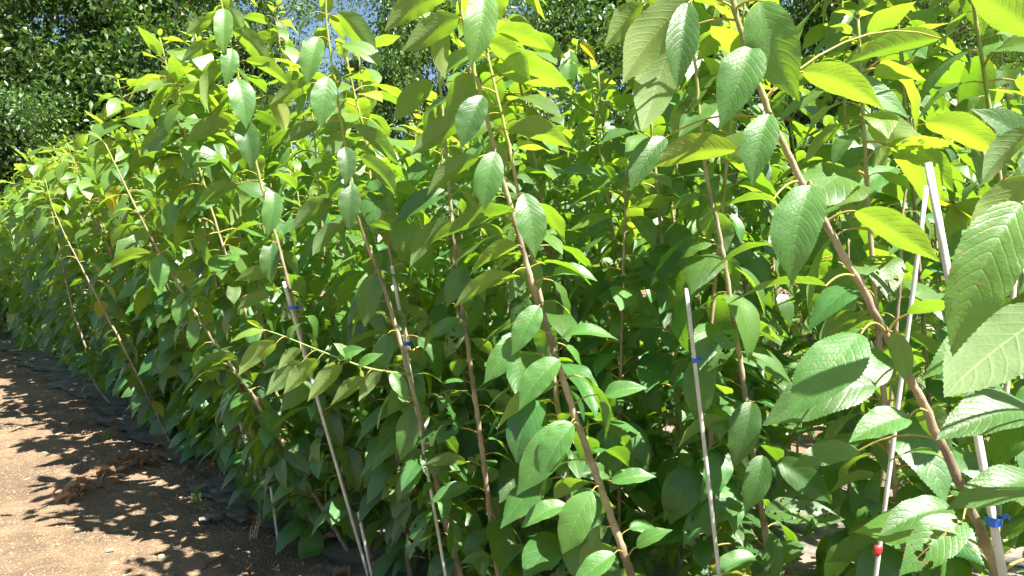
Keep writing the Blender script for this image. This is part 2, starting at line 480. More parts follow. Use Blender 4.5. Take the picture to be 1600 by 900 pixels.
def sapling(pts, label, group, r0=0.0135, r1=0.0035, spacing=0.058, z_first=0.25, size=0.135, lod=None, front=False, hero=False, detail=1.0, young_top=True, keep=None, density=1.0, low=0.55, low_open=0.55):
    """pts: stem points from the ground up (world)"""
    base = Vector(pts[0])
    root = link(bpy.data.objects.new('cherry_sapling', None))
    root.location = base; root.empty_display_size = 0.1
    tag(root, label, 'sapling', group)
    C, rad, V, fc = stem_mesh(np.array(pts, float), r0, r1, detail)
    me = new_mesh('trunk', V - np.array(base), fc, [M_BARK])
    link(bpy.data.objects.new('trunk', me), root)
    seg = np.linalg.norm(np.diff(C, axis=0), axis=1); cum = np.concatenate([[0], np.cumsum(seg)]); L = cum[-1]
    x = z_first + random.uniform(0, 0.05)
    az = random.uniform(0, 6.28)
    while x < L:
        f = x / L
        i = min(int(np.searchsorted(cum, x)), len(C) - 1)
        P = Vector(C[i])
        az += math.radians(137.5) + random.gauss(0, 0.35)
        top = (L - x)
        out = Vector((math.cos(az), math.sin(az), 0))
        ok = True
        if hero:
            tc = Vector((-P.x, -P.y, 0)).normalized()
            if out.dot(tc) > (0.30 if P.z > low_open else 1.0): ok = False
        if keep is not None and not keep(P, out): ok = False
        if ok:
            if top < 0.10 and young_top:
                sz = random.uniform(0.05, 0.09); kind = 'young'; young_sun = random.uniform(0.8, 1.0)
            elif top < 0.28 and young_top:
                sz = size * random.uniform(0.65, 1.0); kind = random.choice(('arch', 'young', 'arch', 'hang')); young_sun = random.uniform(0.45, 0.85)
            else:
                sz = size * random.uniform(0.5, 1.25) * (0.92 + 0.14 * min(1, f * 1.9))
                kind = 'hang' if random.random() < (0.46 - 0.26 * f) else 'arch'
                young_sun = max(0.0, min(1, random.gauss(0.09 + 0.70 * max(0, f - 0.40), 0.14)))  # upper leaves are younger; their full sun is also put into this tint
                if random.random() < 0.08: kind = 'eaten'
            yel = 0.0
            if kind != 'eaten' and random.random() < 0.012: yel = random.uniform(0.4, 0.9)
            d = math.hypot(P.x, P.y)
            lo = lod if lod is not None else (0 if d < 3.1 else (1 if d < 6.5 else 2))
            r_here = rad[i]
            put_leaf(root, base, P + out * r_here * 0.6, az, sz, kind, lo, random.gauss(0.0, 0.20), random.gauss(0, 0.28), (young_sun, random.random(), yel))
        step = spacing / density
        if top < 0.3: step *= 0.6
        elif x < 1.1: step *= low
        x += step * random.uniform(0.6, 1.4)
    return root, C, rad, base

def hero_leaf(tree, b, t, wpx, face='T', k=None, dy=-0.03, dt=-0.02, young=0.15, lit_tone=0.6, yel=0.0, arch=0.10, fold=25, eaten=False, curl=0.15, wave=0.02, lmax=0.62):
    """a leaf read off the photo: base pixel, tip pixel, apparent width; dy/dt: distance of base from the stem and of the tip from the base"""
    root, C, rad, base = tree
    # stem point at about the height of the leaf base
    prj = np.stack([800 + FPX * C[:, 0] / C[:, 1], HZ - FPX * (C[:, 2] - EYE) / C[:, 1]], -1)
    i = int(np.argmin(np.hypot(prj[:, 0] - b[0], prj[:, 1] - b[1])))
    ys = C[i, 1]
    P0 = at(b[0], b[1], ys + dy); P1 = at(t[0], t[1], ys + dy + dt)
    j = max(0, i - random.choice((0, 1)))
    A = Vector(C[j])
    ax = (P1 - P0); L = ax.length; axn = ax.normalized()
    mid_p = (P0 + P1) / 2
    view = (Vector((0, 0, EYE)) - mid_p).normalized()
    if k is None: k = 0.75 if face == 'T' else 0.8
    if face == 'U' and k > 0: k += 0.45
    N = view * (1 if face == 'T' else -1) + Vector((0, 0, k))
    N = (N - axn * N.dot(axn)).normalized()
    nT = 57
    s = np.linspace(0, 1, nT)
    bulge = arch * L * 4 * (s * (1 - s)) * (1.25 - 0.5 * s)
    P0a, axa, Na = np.array(P0), np.array(ax), np.array(N)
    S0 = np.cross(axa, Na); S0 /= np.linalg.norm(S0)
    side = random.uniform(-0.05, 0.05) * L
    mid = P0a[None] + s[:, None] * axa[None] + bulge[:, None] * Na[None] + (side * 4 * s * (1 - s))[:, None] * S0[None]
    T = np.gradient(mid, axis=0); T /= np.linalg.norm(T, axis=1)[:, None]
    nor = Na[None] - T * (T @ Na)[:, None]
    tw = np.radians(random.uniform(-14, 14)) * s
    nor = nor / np.linalg.norm(nor, axis=1)[:, None]
    sd = np.cross(T, nor)
    nor = nor * np.cos(tw)[:, None] + sd * np.sin(tw)[:, None]
    W = min(max(wpx * (ys + dy) / FPX * 1.06, 0.40 * L), random.uniform(0.45, 0.52) * L)
    # petiole from the stem
    c1 = A + (P0 - A) * 0.5 + Vector((0, 0, 0.25 * (P0 - A).length)); c1 = c1
    tt = np.linspace(0, 1, 8)[:, None]
    Aa, ca = np.array(A), np.array(c1)
    pet = (1 - tt) ** 2 * Aa + 2 * tt * (1 - tt) * ca + tt ** 2 * (mid[0] * 1.0)
    V, f_, uv, fm = leaf_geo(mid, nor, W, 6, math.radians(fold), curl, wave, True, random.randrange(10 ** 6), 0.0, pet, np.linspace(0.0021, 0.0014, 8))
    sc = 0.135                                     # one unit of mesh = 13.5 cm, as in the other leaves
    V = (V - Aa) / sc
    o = bpy.data.objects.new('leaf', new_mesh('leaf', V, f_, [M_EATEN if eaten else M_LEAF, M_PET], uv, fm))
    o.location = A - base; o.scale = (sc, sc, sc)
    o.color = (young, min(1, lit_tone + (0.25 if face == 'T' and lit_tone > 0.35 else 0)), yel, 1)  # upper faces lightened further: sunlight painted into the leaf colour
    link(o, root)
    return o

def stem_from_photo(base_px, p, pix, by=0.12, extra=0.0):
    """stem standing on row p (metres from the walking line), leaning as the photo shows; by = lean towards the viewer per metre"""
    kx = (base_px - 800.0) / FPX
    y0 = p / (R.x * kx + R.y)
    pts = [Vector((kx * y0, y0, gz(kx * y0, y0) - 0.02))]
    for (px, py) in pix:
        y = (y0 - by * EYE) / (1 - by * (py - HZ) / FPX)
        pts.append(at(px, py, y))
    return pts

# ---- the saplings that can be read one by one
HERO = {}
HERO['A'] = sapling(stem_from_photo(1935, 1.70, [(1540, 850), (1395, 540), (1282, 335), (1205, 185), (1150, 20), (1125, -110), (1105, -230)], 0.06),
    'large sapling with thick brown stem leaning past the two tall white stakes', GROUP_FRONT, r0=0.0118, hero=True, spacing=0.06, size=0.165, detail=2.0, keep=lambda P, out: P.z < 1.45, low_open=0.85)
HERO['B'] = sapling(stem_from_photo(1080, 1.80, [(985, 895), (900, 655), (850, 500), (815, 385), (778, 250), (738, 95), (705, -60), (690, -140)], 0.13),
    'sapling with long bare tan stem leaning through the middle, drooping heart-based leaves along it', GROUP_FRONT, r0=0.0150, hero=True, spacing=0.05, size=0.165, detail=2.0)
HERO['C'] = sapling(stem_from_photo(797, 1.80, [(776, 880), (745, 640), (725, 500), (706, 340), (690, 160), (672, -20)], 0.10),
    'sapling with slim knotty nearly upright stem just behind the long bare tan stem', GROUP_FRONT, r0=0.0135, hero=True, spacing=0.045, size=0.17, detail=1.6)
HERO['D'] = sapling(stem_from_photo(748, 1.80, [(708, 855), (640, 590), (600, 450), (562, 345), (535, 200), (513, 60), (505, -70)], 0.14),
    'sapling with grey-brown stem and one oval dark leaf hanging at its pale upper shoot', GROUP_FRONT, r0=0.0125, hero=True, spacing=0.034, size=0.17, detail=1.6, low_open=0.8, low=0.6)
HERO['E'] = sapling(stem_from_photo(590, 1.84, [(548, 790), (487, 590), (443, 413), (405, 275), (375, 130), (345, 0), (335, -60)], 0.14),
    'sapling tied to a white stake with blue tape, tall pale shoot before the sky gap', GROUP_FRONT, r0=0.0122, hero=True, spacing=0.032, size=0.18, detail=1.4, low_open=0.95, low=0.6)
HERO['F'] = sapling(stem_from_photo(548, 1.84, [(460, 720), (390, 610), (345, 550), (275, 440), (238, 375), (203, 305), (165, 225)], 0.16),
    'sapling with strongly slanting yellowish stem crossing a grey stake', GROUP_FRONT, r0=0.0115, hero=True, spacing=0.042, size=0.18, detail=1.2, low_open=0.95, low=0.55)
HERO['G'] = sapling(stem_from_photo(268, 1.84, [(210, 575), (155, 470), (118, 400), (85, 330), (70, 280)], 0.12),
    'sapling with slanting thin stem far along the row above the shaded path edge', GROUP_FRONT, hero=True, spacing=0.036, size=0.18)
HERO['H'] = sapling(stem_from_photo(176, 1.84, [(150, 600), (133, 540), (113, 480), (95, 400), (75, 300)], 0.12),
    'far sapling whose bare lower stem shows over the path corner', GROUP_FRONT, hero=True, spacing=0.036, size=0.18)
HERO['I'] = sapling(stem_from_photo(1240, 2.30, [(1195, 830), (1150, 520), (1125, 370), (1105, 280), (1088, 120), (1075, -60)], 0.06),
    'second-row sapling with pale grey stem behind the big foreground leaves, dark leaves at its foot', GROUP_BACK, r0=0.0135, hero=True, spacing=0.06, detail=1.6)
HERO['J'] = sapling(stem_from_photo(1343, 2.15, [(1360, 890), (1385, 700), (1403, 480), (1412, 330), (1425, 185)], 0.02),
    'short thin sapling bound with red tape, its brown bud tip in the open', GROUP_BACK, r0=0.0105, r1=0.003, spacing=0.07, hero=True, detail=1.6)
HERO['K'] = sapling(stem_from_photo(1075, 2.55, [(1045, 800), (1010, 640), (985, 500), (940, 260), (920, 90)], 0.05),
    'thin green-stemmed sapling with slanting shoot behind the long bare tan stem', GROUP_BACK, r0=0.0095, spacing=0.058, hero=True, detail=1.4)
HERO['L'] = sapling(stem_from_photo(868, 2.9, [(872, 700), (878, 500), (884, 300), (893, 180), (902, 62)], 0.03),
    'back-row sapling whose tip with a yellow leaf stands against the dark trees', GROUP_BACK, r0=0.0115, spacing=0.055, detail=1.0)
pM = [Vector((1.22, 0.98, 0)), Vector((1.05, 0.90, 0.5)), Vector((0.86, 0.81, 1.0)), Vector((0.66, 0.71, 1.50)), Vector((0.60, 0.68, 1.85)), Vector((0.56, 0.66, 2.2))]
HERO['M'] = sapling(pM, 'closest sapling, only its huge drooping leaves reaching into view beside the stake tops', GROUP_FRONT, r0=0.0165, hero=True, spacing=0.10, detail=1.4,
    keep=lambda P, out: out.x > 0.2 and P.z < 1.3)

# leaves read off the photo, tree by tree: base, tip, width, tone with sun or shade painted in ...
HL = [
 ('A', (1176, 72), (1124, 205), 66, 'T', dict(dy=-0.05, lit_tone=0.5, fold=22)),
 ('A', (1203, 178), (1176, 292), 78, 'T', dict(dy=-0.06, lit_tone=0.5, fold=26)),
 ('A', (1190, 2), (1250, 160), 90, 'T', dict(dy=-0.04, lit_tone=0.7, young=0.25, k=0.1, fold=20)),
 ('A', (1255, 112), (1382, 173), 68, 'U', dict(dy=0.0, dt=-0.02, young=0.55)),
 ('A', (1268, 290), (1238, 448), 92, 'T', dict(dy=-0.07, dt=-0.03, lit_tone=0.55, fold=20, arch=0.13)),
 ('A', (1338, 330), (1470, 410), 62, 'U', dict(dy=-0.02, young=0.5)),
 ('A', (1208, 312), (1092, 345), 36, 'U', dict(dy=-0.03, k=2.2, young=0.3)),
 ('A', (1203, 382), (1098, 441), 52, 'U', dict(dy=-0.03, k=2.4, young=0.25)),
 ('A', (1290, 447), (1130, 480), 40, 'U', dict(dy=-0.04, k=2.6, young=0.15)),
 ('A', (1345, 522), (1226, 655), 116, 'T', dict(dy=-0.09, dt=-0.03, lit_tone=0.6, fold=10, young=0.1, k=0.9)),
 ('A', (1368, 600), (1190, 666), 76, 'T', dict(dy=-0.02, dt=0.0, lit_tone=0.2, k=0.6)),
 ('A', (1420, 652), (1326, 692), 66, 'T', dict(dy=-0.05, lit_tone=0.5, k=0.8)),
 ('A', (1342, 704), (1236, 730), 46, 'T', dict(dy=0.05, lit_tone=0.2, k=1.2)),
 ('A', (1505, 812), (1402, 902), 100, 'T', dict(dy=-0.07, lit_tone=0.6, eaten=True, k=0.6)),
 ('A', (1488, 795), (1372, 838), 56, 'T', dict(dy=-0.03, lit_tone=0.3, k=0.8)),
 ('A', (1395, 520), (1415, 600), 34, 'U', dict(dy=-0.02, k=0.2, young=0.3)),
 ('A', (1075, 5), (1058, 140), 44, 'T', dict(dy=-0.05, lit_tone=0.3, fold=34)),
 ('A', (1080, 0), (972, 132), 92, 'U', dict(dy=-0.02, young=0.5, k=0.3)),
 ('A', (1052, 60), (1003, 205), 78, 'U', dict(dy=0.02, young=0.35, k=0.3)),
 ('A', (1005, 5), (943, 74), 48, 'U', dict(dy=0.03, young=0.45, k=0.4)),
 ('A', (1150, 235), (1010, 262), 60, 'U', dict(dy=0.05, young=0.4, k=0.5, yel=0.12)),
 ('A', (1040, 215), (985, 300), 54, 'T', dict(dy=0.06, lit_tone=0.3)),
 ('A', (1300, 130), (1420, 185), 50, 'T', dict(dy=0.16, lit_tone=0.7, k=1.0)),
 ('A', (1470, 60), (1320, 100), 60, 'U', dict(dy=0.12, young=0.2, k=0.6)),
 ('M', (1605, 275), (1519, 404), 74, 'U', dict(dy=-0.02, young=0.6, k=0.4, dt=0.0)),
 ('M', (1596, 318), (1488, 558), 96, 'T', dict(dy=-0.07, young=0.35, k=0.2, dt=0.0, fold=34)),
 ('M', (1655, 478), (1475, 621), 112, 'U', dict(dy=-0.03, young=0.2, k=-0.6, dt=-0.02, fold=8, arch=0.04)),
 ('M', (1570, 500), (1436, 594), 64, 'T', dict(dy=0.08, young=0.2, k=0.5)),
 ('M', (1625, 55), (1510, -25), 110, 'U', dict(dy=-0.02, young=0.35, k=0.4)),
 ('M', (1612, 205), (1530, 290), 66, 'U', dict(dy=0.1, young=0.2, k=0.4)),
 ('M', (1620, 250), (1515, 170), 60, 'T', dict(dy=0.2, lit_tone=0.2, k=0.6)),
 ('M', (1620, 640), (1462, 688), 96, 'T', dict(dy=0.06, lit_tone=0.3, k=0.9)),
 ('M', (1625, 748), (1478, 797), 70, 'T', dict(dy=0.10, lit_tone=0.3, k=1.1)),
 ('J', (1447, 192), (1572, 250), 62, 'U', dict(dy=-0.03, young=0.7, k=1.0)),
 ('J', (1418, 215), (1360, 280), 44, 'U', dict(dy=-0.03, young=0.65, k=1.0, yel=0.15)),
 ('J', (1400, 262), (1290, 335), 60, 'T', dict(dy=-0.05, lit_tone=0.6, k=1.2)),
 ('J', (1430, 225), (1490, 300), 46, 'U', dict(dy=-0.01, young=0.5, k=0.5)),
 ('I', (1174, 628), (1146, 732), 58, 'T', dict(dy=-0.05, lit_tone=0.15, k=0.1)),
 ('I', (1192, 712), (1163, 802), 66, 'T', dict(dy=-0.06, lit_tone=0.2, k=0.15)),
 ('I', (1212, 838), (1205, 915), 68, 'T', dict(dy=-0.06, lit_tone=0.3, k=0.2)),
 ('I', (1160, 790), (1082, 828), 52, 'T', dict(dy=-0.05, lit_tone=0.25, k=0.5)),
 ('I', (1145, 515), (1105, 582), 48, 'T', dict(dy=-0.05, lit_tone=0.5, k=0.4, eaten=True)),
 ('I', (1180, 870), (1110, 900), 70, 'T', dict(dy=-0.10, lit_tone=0.4, k=0.9)),
 ('I', (1200, 880), (1262, 850), 60, 'T', dict(dy=-0.02, lit_tone=0.2, k=0.6)),
 ('I', (1215, 720), (1300, 788), 60, 'T', dict(dy=-0.04, lit_tone=0.2, k=0.3)),
 ('I', (1130, 655), (1058, 702), 52, 'U', dict(dy=-0.05, young=0.35, k=0.6)),
 ('I', (1195, 800), (1320, 812), 60, 'T', dict(dy=-0.08, lit_tone=0.3, k=1.0, eaten=True)),
 ('B', (755, -12), (733, 108), 70, 'T', dict(dy=-0.05, lit_tone=0.8, young=0.35, k=0.05)),
 ('B', (718, 28), (627, 82), 58, 'U', dict(dy=-0.03, young=0.3, k=0.4)),
 ('B', (705, -8), (600, 50), 48, 'U', dict(dy=-0.02, young=0.45, k=0.6)),
 ('B', (755, 150), (721, 232), 52, 'T', dict(dy=-0.05, lit_tone=0.3, fold=24)),
 ('B', (774, 237), (757, 330), 50, 'T', dict(dy=-0.06, lit_tone=0.6, fold=18)),
 ('B', (818, 302), (836, 404), 56, 'T', dict(dy=-0.06, lit_tone=0.5, fold=20)),
 ('B', (778, 48), (864, 80), 48, 'U', dict(dy=-0.01, young=0.5, k=1.0)),
 ('B', (762, 66), (829, 126), 52, 'U', dict(dy=-0.03, young=0.5, k=0.7)),
 ('B', (793, 203), (895, 232), 52, 'U', dict(dy=-0.03, young=0.4, k=1.0, arch=0.16)),
 ('B', (748, 246), (667, 306), 42, 'U', dict(dy=-0.05, young=0.15, k=0.7)),
 ('B', (745, 180), (640, 243), 44, 'U', dict(dy=-0.02, young=0.25, k=0.7)),
 ('B', (805, 328), (672, 380), 40, 'U', dict(dy=-0.03, young=0.12, k=1.6)),
 ('B', (808, 384), (733, 432), 42, 'U', dict(dy=-0.04, young=0.4, k=0.9)),
 ('B', (800, 428), (708, 482), 44, 'U', dict(dy=-0.04, young=0.4, k=1.3)),
 ('B', (842, 478), (799, 557), 54, 'T', dict(dy=-0.06, lit_tone=0.7, k=0.6)),
 ('B', (812, 528), (756, 600), 54, 'T', dict(dy=-0.05, lit_tone=0.6, k=0.6)),
 ('B', (874, 562), (811, 642), 60, 'T', dict(dy=-0.07, lit_tone=0.7, k=0.9)),
 ('B', (862, 432), (934, 440), 40, 'T', dict(dy=-0.03, lit_tone=0.6, k=1.6, arch=0.2)),
 ('B', (878, 528), (968, 532), 40, 'T', dict(dy=-0.03, lit_tone=0.6, k=1.6, arch=0.18)),
 ('B', (893, 660), (806, 776), 62, 'T', dict(dy=-0.05, lit_tone=0.5, k=0.5)),
 ('B', (896, 663), (846, 752), 46, 'T', dict(dy=-0.08, lit_tone=0.7, k=0.7)),
 ('B', (925, 768), (879, 866), 66, 'T', dict(dy=-0.07, lit_tone=0.8, young=0.25, k=0.7, fold=10)),
 ('B', (960, 865), (892, 915), 68, 'T', dict(dy=-0.07, lit_tone=0.7, k=0.8)),
 ('B', (955, 752), (1026, 745), 42, 'T', dict(dy=-0.03, lit_tone=0.6, k=1.2)),
 ('B', (995, 855), (1052, 828), 48, 'T', dict(dy=-0.04, lit_tone=0.6, k=1.0)),
 ('B', (886, 790), (814, 826), 52, 'T', dict(dy=-0.03, lit_tone=0.6, k=0.9)),
 ('B', (945, 618), (1012, 606), 36, 'T', dict(dy=-0.03, lit_tone=0.7, k=1.1)),
 ('B', (870, 600), (775, 672), 44, 'U', dict(dy=-0.03, young=0.45, k=1.2)),
 ('K', (995, 372), (990, 436), 44, 'T', dict(dy=-0.03, lit_tone=0.6, k=0.0, young=0.2)),
 ('K', (950, 442), (905, 498), 40, 'T', dict(dy=-0.03, lit_tone=0.6, k=0.1, young=0.2)),
 ('K', (938, 262), (934, 322), 34, 'T', dict(dy=-0.04, lit_tone=0.7, young=0.4, k=0.1)),
 ('K', (985, 468), (1032, 508), 34, 'T', dict(dy=-0.04, lit_tone=0.7, young=0.2, k=0.6)),
 ('L', (906, 110), (976, 180), 46, 'U', dict(dy=-0.04, young=0.55, k=0.8)),
 ('L', (906, 68), (930, 95), 14, 'U', dict(dy=-0.03, young=0.8, yel=0.85, k=0.4)),
 ('L', (890, 80), (880, 155), 14, 'T', dict(dy=-0.04, young=0.3, k=0.2)),
 ('C', (728, 415), (697, 482), 46, 'T', dict(dy=-0.05, lit_tone=0.3, k=0.2)),
 ('C', (722, 505), (696, 562), 38, 'T', dict(dy=-0.05, lit_tone=0.2, k=0.2, eaten=True)),
 ('C', (718, 498), (672, 530), 30, 'T', dict(dy=-0.05, lit_tone=0.4, k=0.8)),
 ('C', (728, 722), (660, 728), 46, 'U', dict(dy=-0.05, young=0.1, k=0.6)),
 ('C', (733, 760), (668, 788), 34, 'T', dict(dy=-0.04, lit_tone=0.4, k=0.9)),
 ('C', (765, 870), (720, 880), 34, 'T', dict(dy=-0.05, lit_tone=0.6, k=0.5)),
 ('C', (785, 880), (822, 850), 28, 'T', dict(dy=-0.04, lit_tone=0.6, k=0.5)),
 ('C', (700, 300), (612, 352), 44, 'T', dict(dy=-0.04, lit_tone=0.2, k=1.0)),
 ('C', (705, 345), (640, 420), 40, 'U', dict(dy=-0.02, young=0.15, k=0.8)),
 ('D', (512, 120), (501, 202), 46, 'T', dict(dy=-0.05, lit_tone=0.6, fold=14)),
 ('D', (498, 58), (480, 134), 46, 'T', dict(dy=-0.05, lit_tone=0.8, young=0.3)),
 ('D', (538, 230), (540, 290), 32, 'T', dict(dy=-0.05, lit_tone=0.1, k=0.0)),
 ('D', (548, 284), (546, 360), 40, 'T', dict(dy=-0.06, lit_tone=0.1, k=-0.1)),
 ('D', (528, 20), (588, 95), 50, 'U', dict(dy=-0.02, young=0.5, k=0.4)),
 ('D', (535, 70), (600, 106), 40, 'T', dict(dy=-0.04, young=0.4, k=1.2)),
 ('D', (485, 130), (420, 165), 36, 'U', dict(dy=-0.02, young=0.45, k=0.9)),
 ('D', (498, 195), (446, 224), 36, 'U', dict(dy=-0.03, young=0.1, k=0.5)),
 ('D', (552, 195), (625, 258), 40, 'U', dict(dy=-0.03, young=0.1, k=0.6)),
 ('D', (565, 245), (622, 310), 40, 'U', dict(dy=-0.04, young=0.1, k=0.6)),
 ('D', (520, 315), (455, 362), 38, 'U', dict(dy=-0.04, young=0.1, k=0.8)),
 ('D', (530, 350), (488, 400), 36, 'U', dict(dy=-0.05, young=0.1, k=0.9)),
 ('D', (585, 428), (570, 512), 42, 'T', dict(dy=-0.05, lit_tone=0.25, k=0.1)),
 ('D', (605, 522), (583, 590), 40, 'T', dict(dy=-0.06, lit_tone=0.3, k=0.1)),
 ('D', (640, 640), (625, 720), 40, 'T', dict(dy=-0.06, lit_tone=0.3, k=0.1)),
 ('D', (655, 730), (620, 785), 36, 'T', dict(dy=-0.06, lit_tone=0.3, k=0.2)),
 ('E', (369, 122), (385, 203), 46, 'T', dict(dy=-0.05, lit_tone=0.6, fold=24)),
 ('E', (378, 188), (393, 266), 50, 'T', dict(dy=-0.05, lit_tone=0.1, k=0.1)),
 ('E', (350, 14), (350, 84), 50, 'T', dict(dy=-0.05, lit_tone=0.9, young=0.35)),
 ('E', (362, 76), (352, 136), 42, 'T', dict(dy=-0.05, lit_tone=0.5, young=0.2)),
 ('E', (340, 72), (282, 98), 42, 'U', dict(dy=-0.03, young=0.35, k=0.6)),
 ('E', (346, 143), (276, 146), 30, 'U', dict(dy=-0.03, young=0.45, k=0.9)),
 ('E', (357, 190), (290, 223), 36, 'U', dict(dy=-0.03, young=0.3, k=0.8)),
 ('E', (363, 48), (421, 106), 48, 'U', dict(dy=-0.02, young=0.5, k=0.6)),
 ('E', (384, 95), (455, 136), 40, 'U', dict(dy=-0.04, young=0.4, k=1.1)),
 ('E', (357, 10), (380, 52), 36, 'U', dict(dy=0.0, young=0.4, k=0.3)),
 ('E', (330, 30), (290, 55), 34, 'U', dict(dy=-0.01, young=0.5, k=0.3)),
 ('E', (420, 150), (446, 205), 28, 'U', dict(dy=-0.02, young=0.5, k=0.3, yel=0.35)),
 ('E', (428, 300), (418, 370), 38, 'T', dict(dy=-0.05, lit_tone=0.6, k=0.2)),
 ('E', (425, 378), (425, 445), 34, 'T', dict(dy=-0.06, lit_tone=0.1, k=0.0)),
 ('E', (424, 425), (366, 440), 36, 'U', dict(dy=-0.05, young=0.3, k=0.5)),
 ('E', (421, 460), (370, 485), 32, 'U', dict(dy=-0.05, young=0.2, k=0.5)),
 ('E', (370, 290), (305, 325), 38, 'U', dict(dy=-0.03, young=0.15, k=0.7)),
 ('E', (540, 780), (500, 800), 40, 'T', dict(dy=-0.05, lit_tone=0.15, k=0.4)),
 ('E', (515, 645), (535, 700), 40, 'T', dict(dy=-0.05, lit_tone=0.1, k=0.1)),
 ('E', (545, 700), (560, 770), 46, 'T', dict(dy=-0.06, lit_tone=0.1, k=0.1)),
 ('E', (535, 790), (560, 850), 46, 'T', dict(dy=-0.06, lit_tone=0.1, k=0.1)),
 ('F', (250, 398), (253, 460), 40, 'T', dict(dy=-0.05, lit_tone=0.8, k=0.3)),
 ('F', (285, 458), (277, 510), 34, 'T', dict(dy=-0.05, lit_tone=0.7, k=0.3)),
 ('F', (268, 316), (262, 372), 42, 'T', dict(dy=-0.05, lit_tone=0.4, k=0.1)),
 ('F', (302, 500), (298, 545), 32, 'T', dict(dy=-0.05, lit_tone=0.4, k=0.2)),
 ('F', (372, 560), (305, 580), 34, 'U', dict(dy=-0.05, young=0.2, k=0.7)),
 ('F', (235, 395), (170, 420), 34, 'U', dict(dy=-0.04, young=0.35, k=0.9)),
]
for (tr, b, t, w, fc, kw) in HL:
    hero_leaf(HERO[tr], b, t, w, fc, **kw)

# the pale side shoot of the tied sapling, held out towards the viewer
def side_shoot(tree, pix, ys, r0, r1):
    root, C, rad, base = tree
    P = [at(px, py, y) for (px, py), y in zip(pix, ys)]
    Cs = catmull([np.array(p) for p in P], 20)
    V, fc = tube(Cs, np.linspace(r0, r1, 20), 7)
    o = link(bpy.data.objects.new('side_shoot', new_mesh('side_shoot', V - np.array(base), fc, [M_BARKG])), root)
    return (root, Cs, np.full(20, r1), base)
sh = side_shoot(HERO['D'], [(640, 585), (575, 575), (500, 548), (440, 524), (408, 514)], [2.70, 2.62, 2.58, 2.55, 2.52], 0.0042, 0.0018)
for b, t, w, fc, kw in [((412, 517), (358, 536), 30, 'T', dict(young=0.75, k=1.4)), ((432, 536), (372, 588), 42, 'U', dict(young=0.55, k=0.4)),
        ((470, 545), (434, 578), 30, 'U', dict(young=0.4, k=0.4)), ((497, 562), (443, 616), 36, 'U', dict(young=0.5, k=0.4)), ((534, 570), (480, 628), 36, 'U', dict(young=0.5, k=0.4)),
        ((472, 566), (415, 618), 34, 'U', dict(young=0.15, k=0.4)), ((530, 560), (572, 545), 30, 'T', dict(young=0.2, k=0.4)), ((570, 590), (515, 635), 34, 'U', dict(young=0.35, k=0.5)),
        ((408, 513), (385, 500), 18, 'U', dict(young=0.9, k=0.8)),
        ((560, 572), (600, 552), 26, 'T', dict(young=0.25, k=0.6)), ((595, 580), (560, 628), 34, 'U', dict(young=0.3, k=0.5)), ((548, 563), (520, 536), 26, 'T', dict(young=0.3, k=0.8)), ((612, 582), (640, 628), 32, 'T', dict(young=0.2, k=0.4)), ((450, 528), (470, 505), 22, 'T', dict(young=0.4, k=0.8))]:
    hero_leaf(sh, b, t, w, fc, dy=-0.01, **kw)

# ---- the rest of the front row and the rows behind
taken = [(t[3].x, t[3].y) for t in HERO.values()]
def free(x, y, d): return all((x - a) ** 2 + (y - b) ** 2 > d * d for a, b in taken)

def row_sapling(s, p, lean, h, label, group, **kw):
    b = row_pt(s, p)
    if not free(b.x, b.y, kw.pop('gap', 0.15)): return None
    taken.append((b.x, b.y))
    n = 5
    pts = []
    wob = Vector((random.gauss(0, 0.02), random.gauss(0, 0.02), 0))
    for i in range(n):
        f = i / (n - 1)
        bend = f ** random.uniform(0.95, 1.1)
        pts.append(b + lean * (h * bend) + wob * math.sin(f * 5 + p) + Vector((0, 0, h * f - 0.02)))
    pts[0] = Vector((b.x, b.y, gz(b.x, b.y) - 0.02))
    return sapling(pts, label, group, **kw)

LAB_NEAR = 'slender leafy sapling of the front row, its stem half hidden between taller-leaning neighbours'
LAB_FAR = 'small-looking sapling in the distant end of the front row beside the path'
LAB_2 = 'slim upright sapling standing just behind the front row, glimpsed between its leaves'
LAB_4 = 'sapling of the farthest rows, a blur of small leaves under the dark trees'
LAB_3 = 'sapling deep in the planting, only its leafy top and bits of stem visible'
s = 1.35
while s < 27:
    lean = -R * min(0.36, max(0.14, random.gauss(0.26, 0.05))) + D * random.gauss(0.05, 0.06)
    if s < 3.0: lean = -R * max(0.05, random.gauss(0.14, 0.05)) + D * random.gauss(0.08, 0.05)
    h = random.gauss(2.42, 0.14) if s < 3.0 else random.gauss(2.6, 0.10) if s < 4.2 else random.gauss(2.60, 0.10) if s < 8 else random.gauss(2.62, 0.10)
    row_sapling(s, 1.84 + 0.38 * min(1, max(0, s - 4) / 5) + random.gauss(0, 0.05), lean, h, LAB_NEAR if s < 5.5 else LAB_FAR, GROUP_FRONT,
        r0=random.uniform(0.011, 0.015), spacing=0.038 if s < 3 else 0.032 if s < 14 else 0.05, size=0.20 if s < 2 else 0.225 if s < 3.5 else 0.25 if s < 6 else 0.295 if s < 14 else 0.34, z_first=0.06, detail=1.0 if s < 5 else 0.6, gap=0.16)
    s += random.uniform(0.55, 0.75) if s > 16 else random.uniform(0.28, 0.40) if s > 3 else random.uniform(0.34, 0.46)
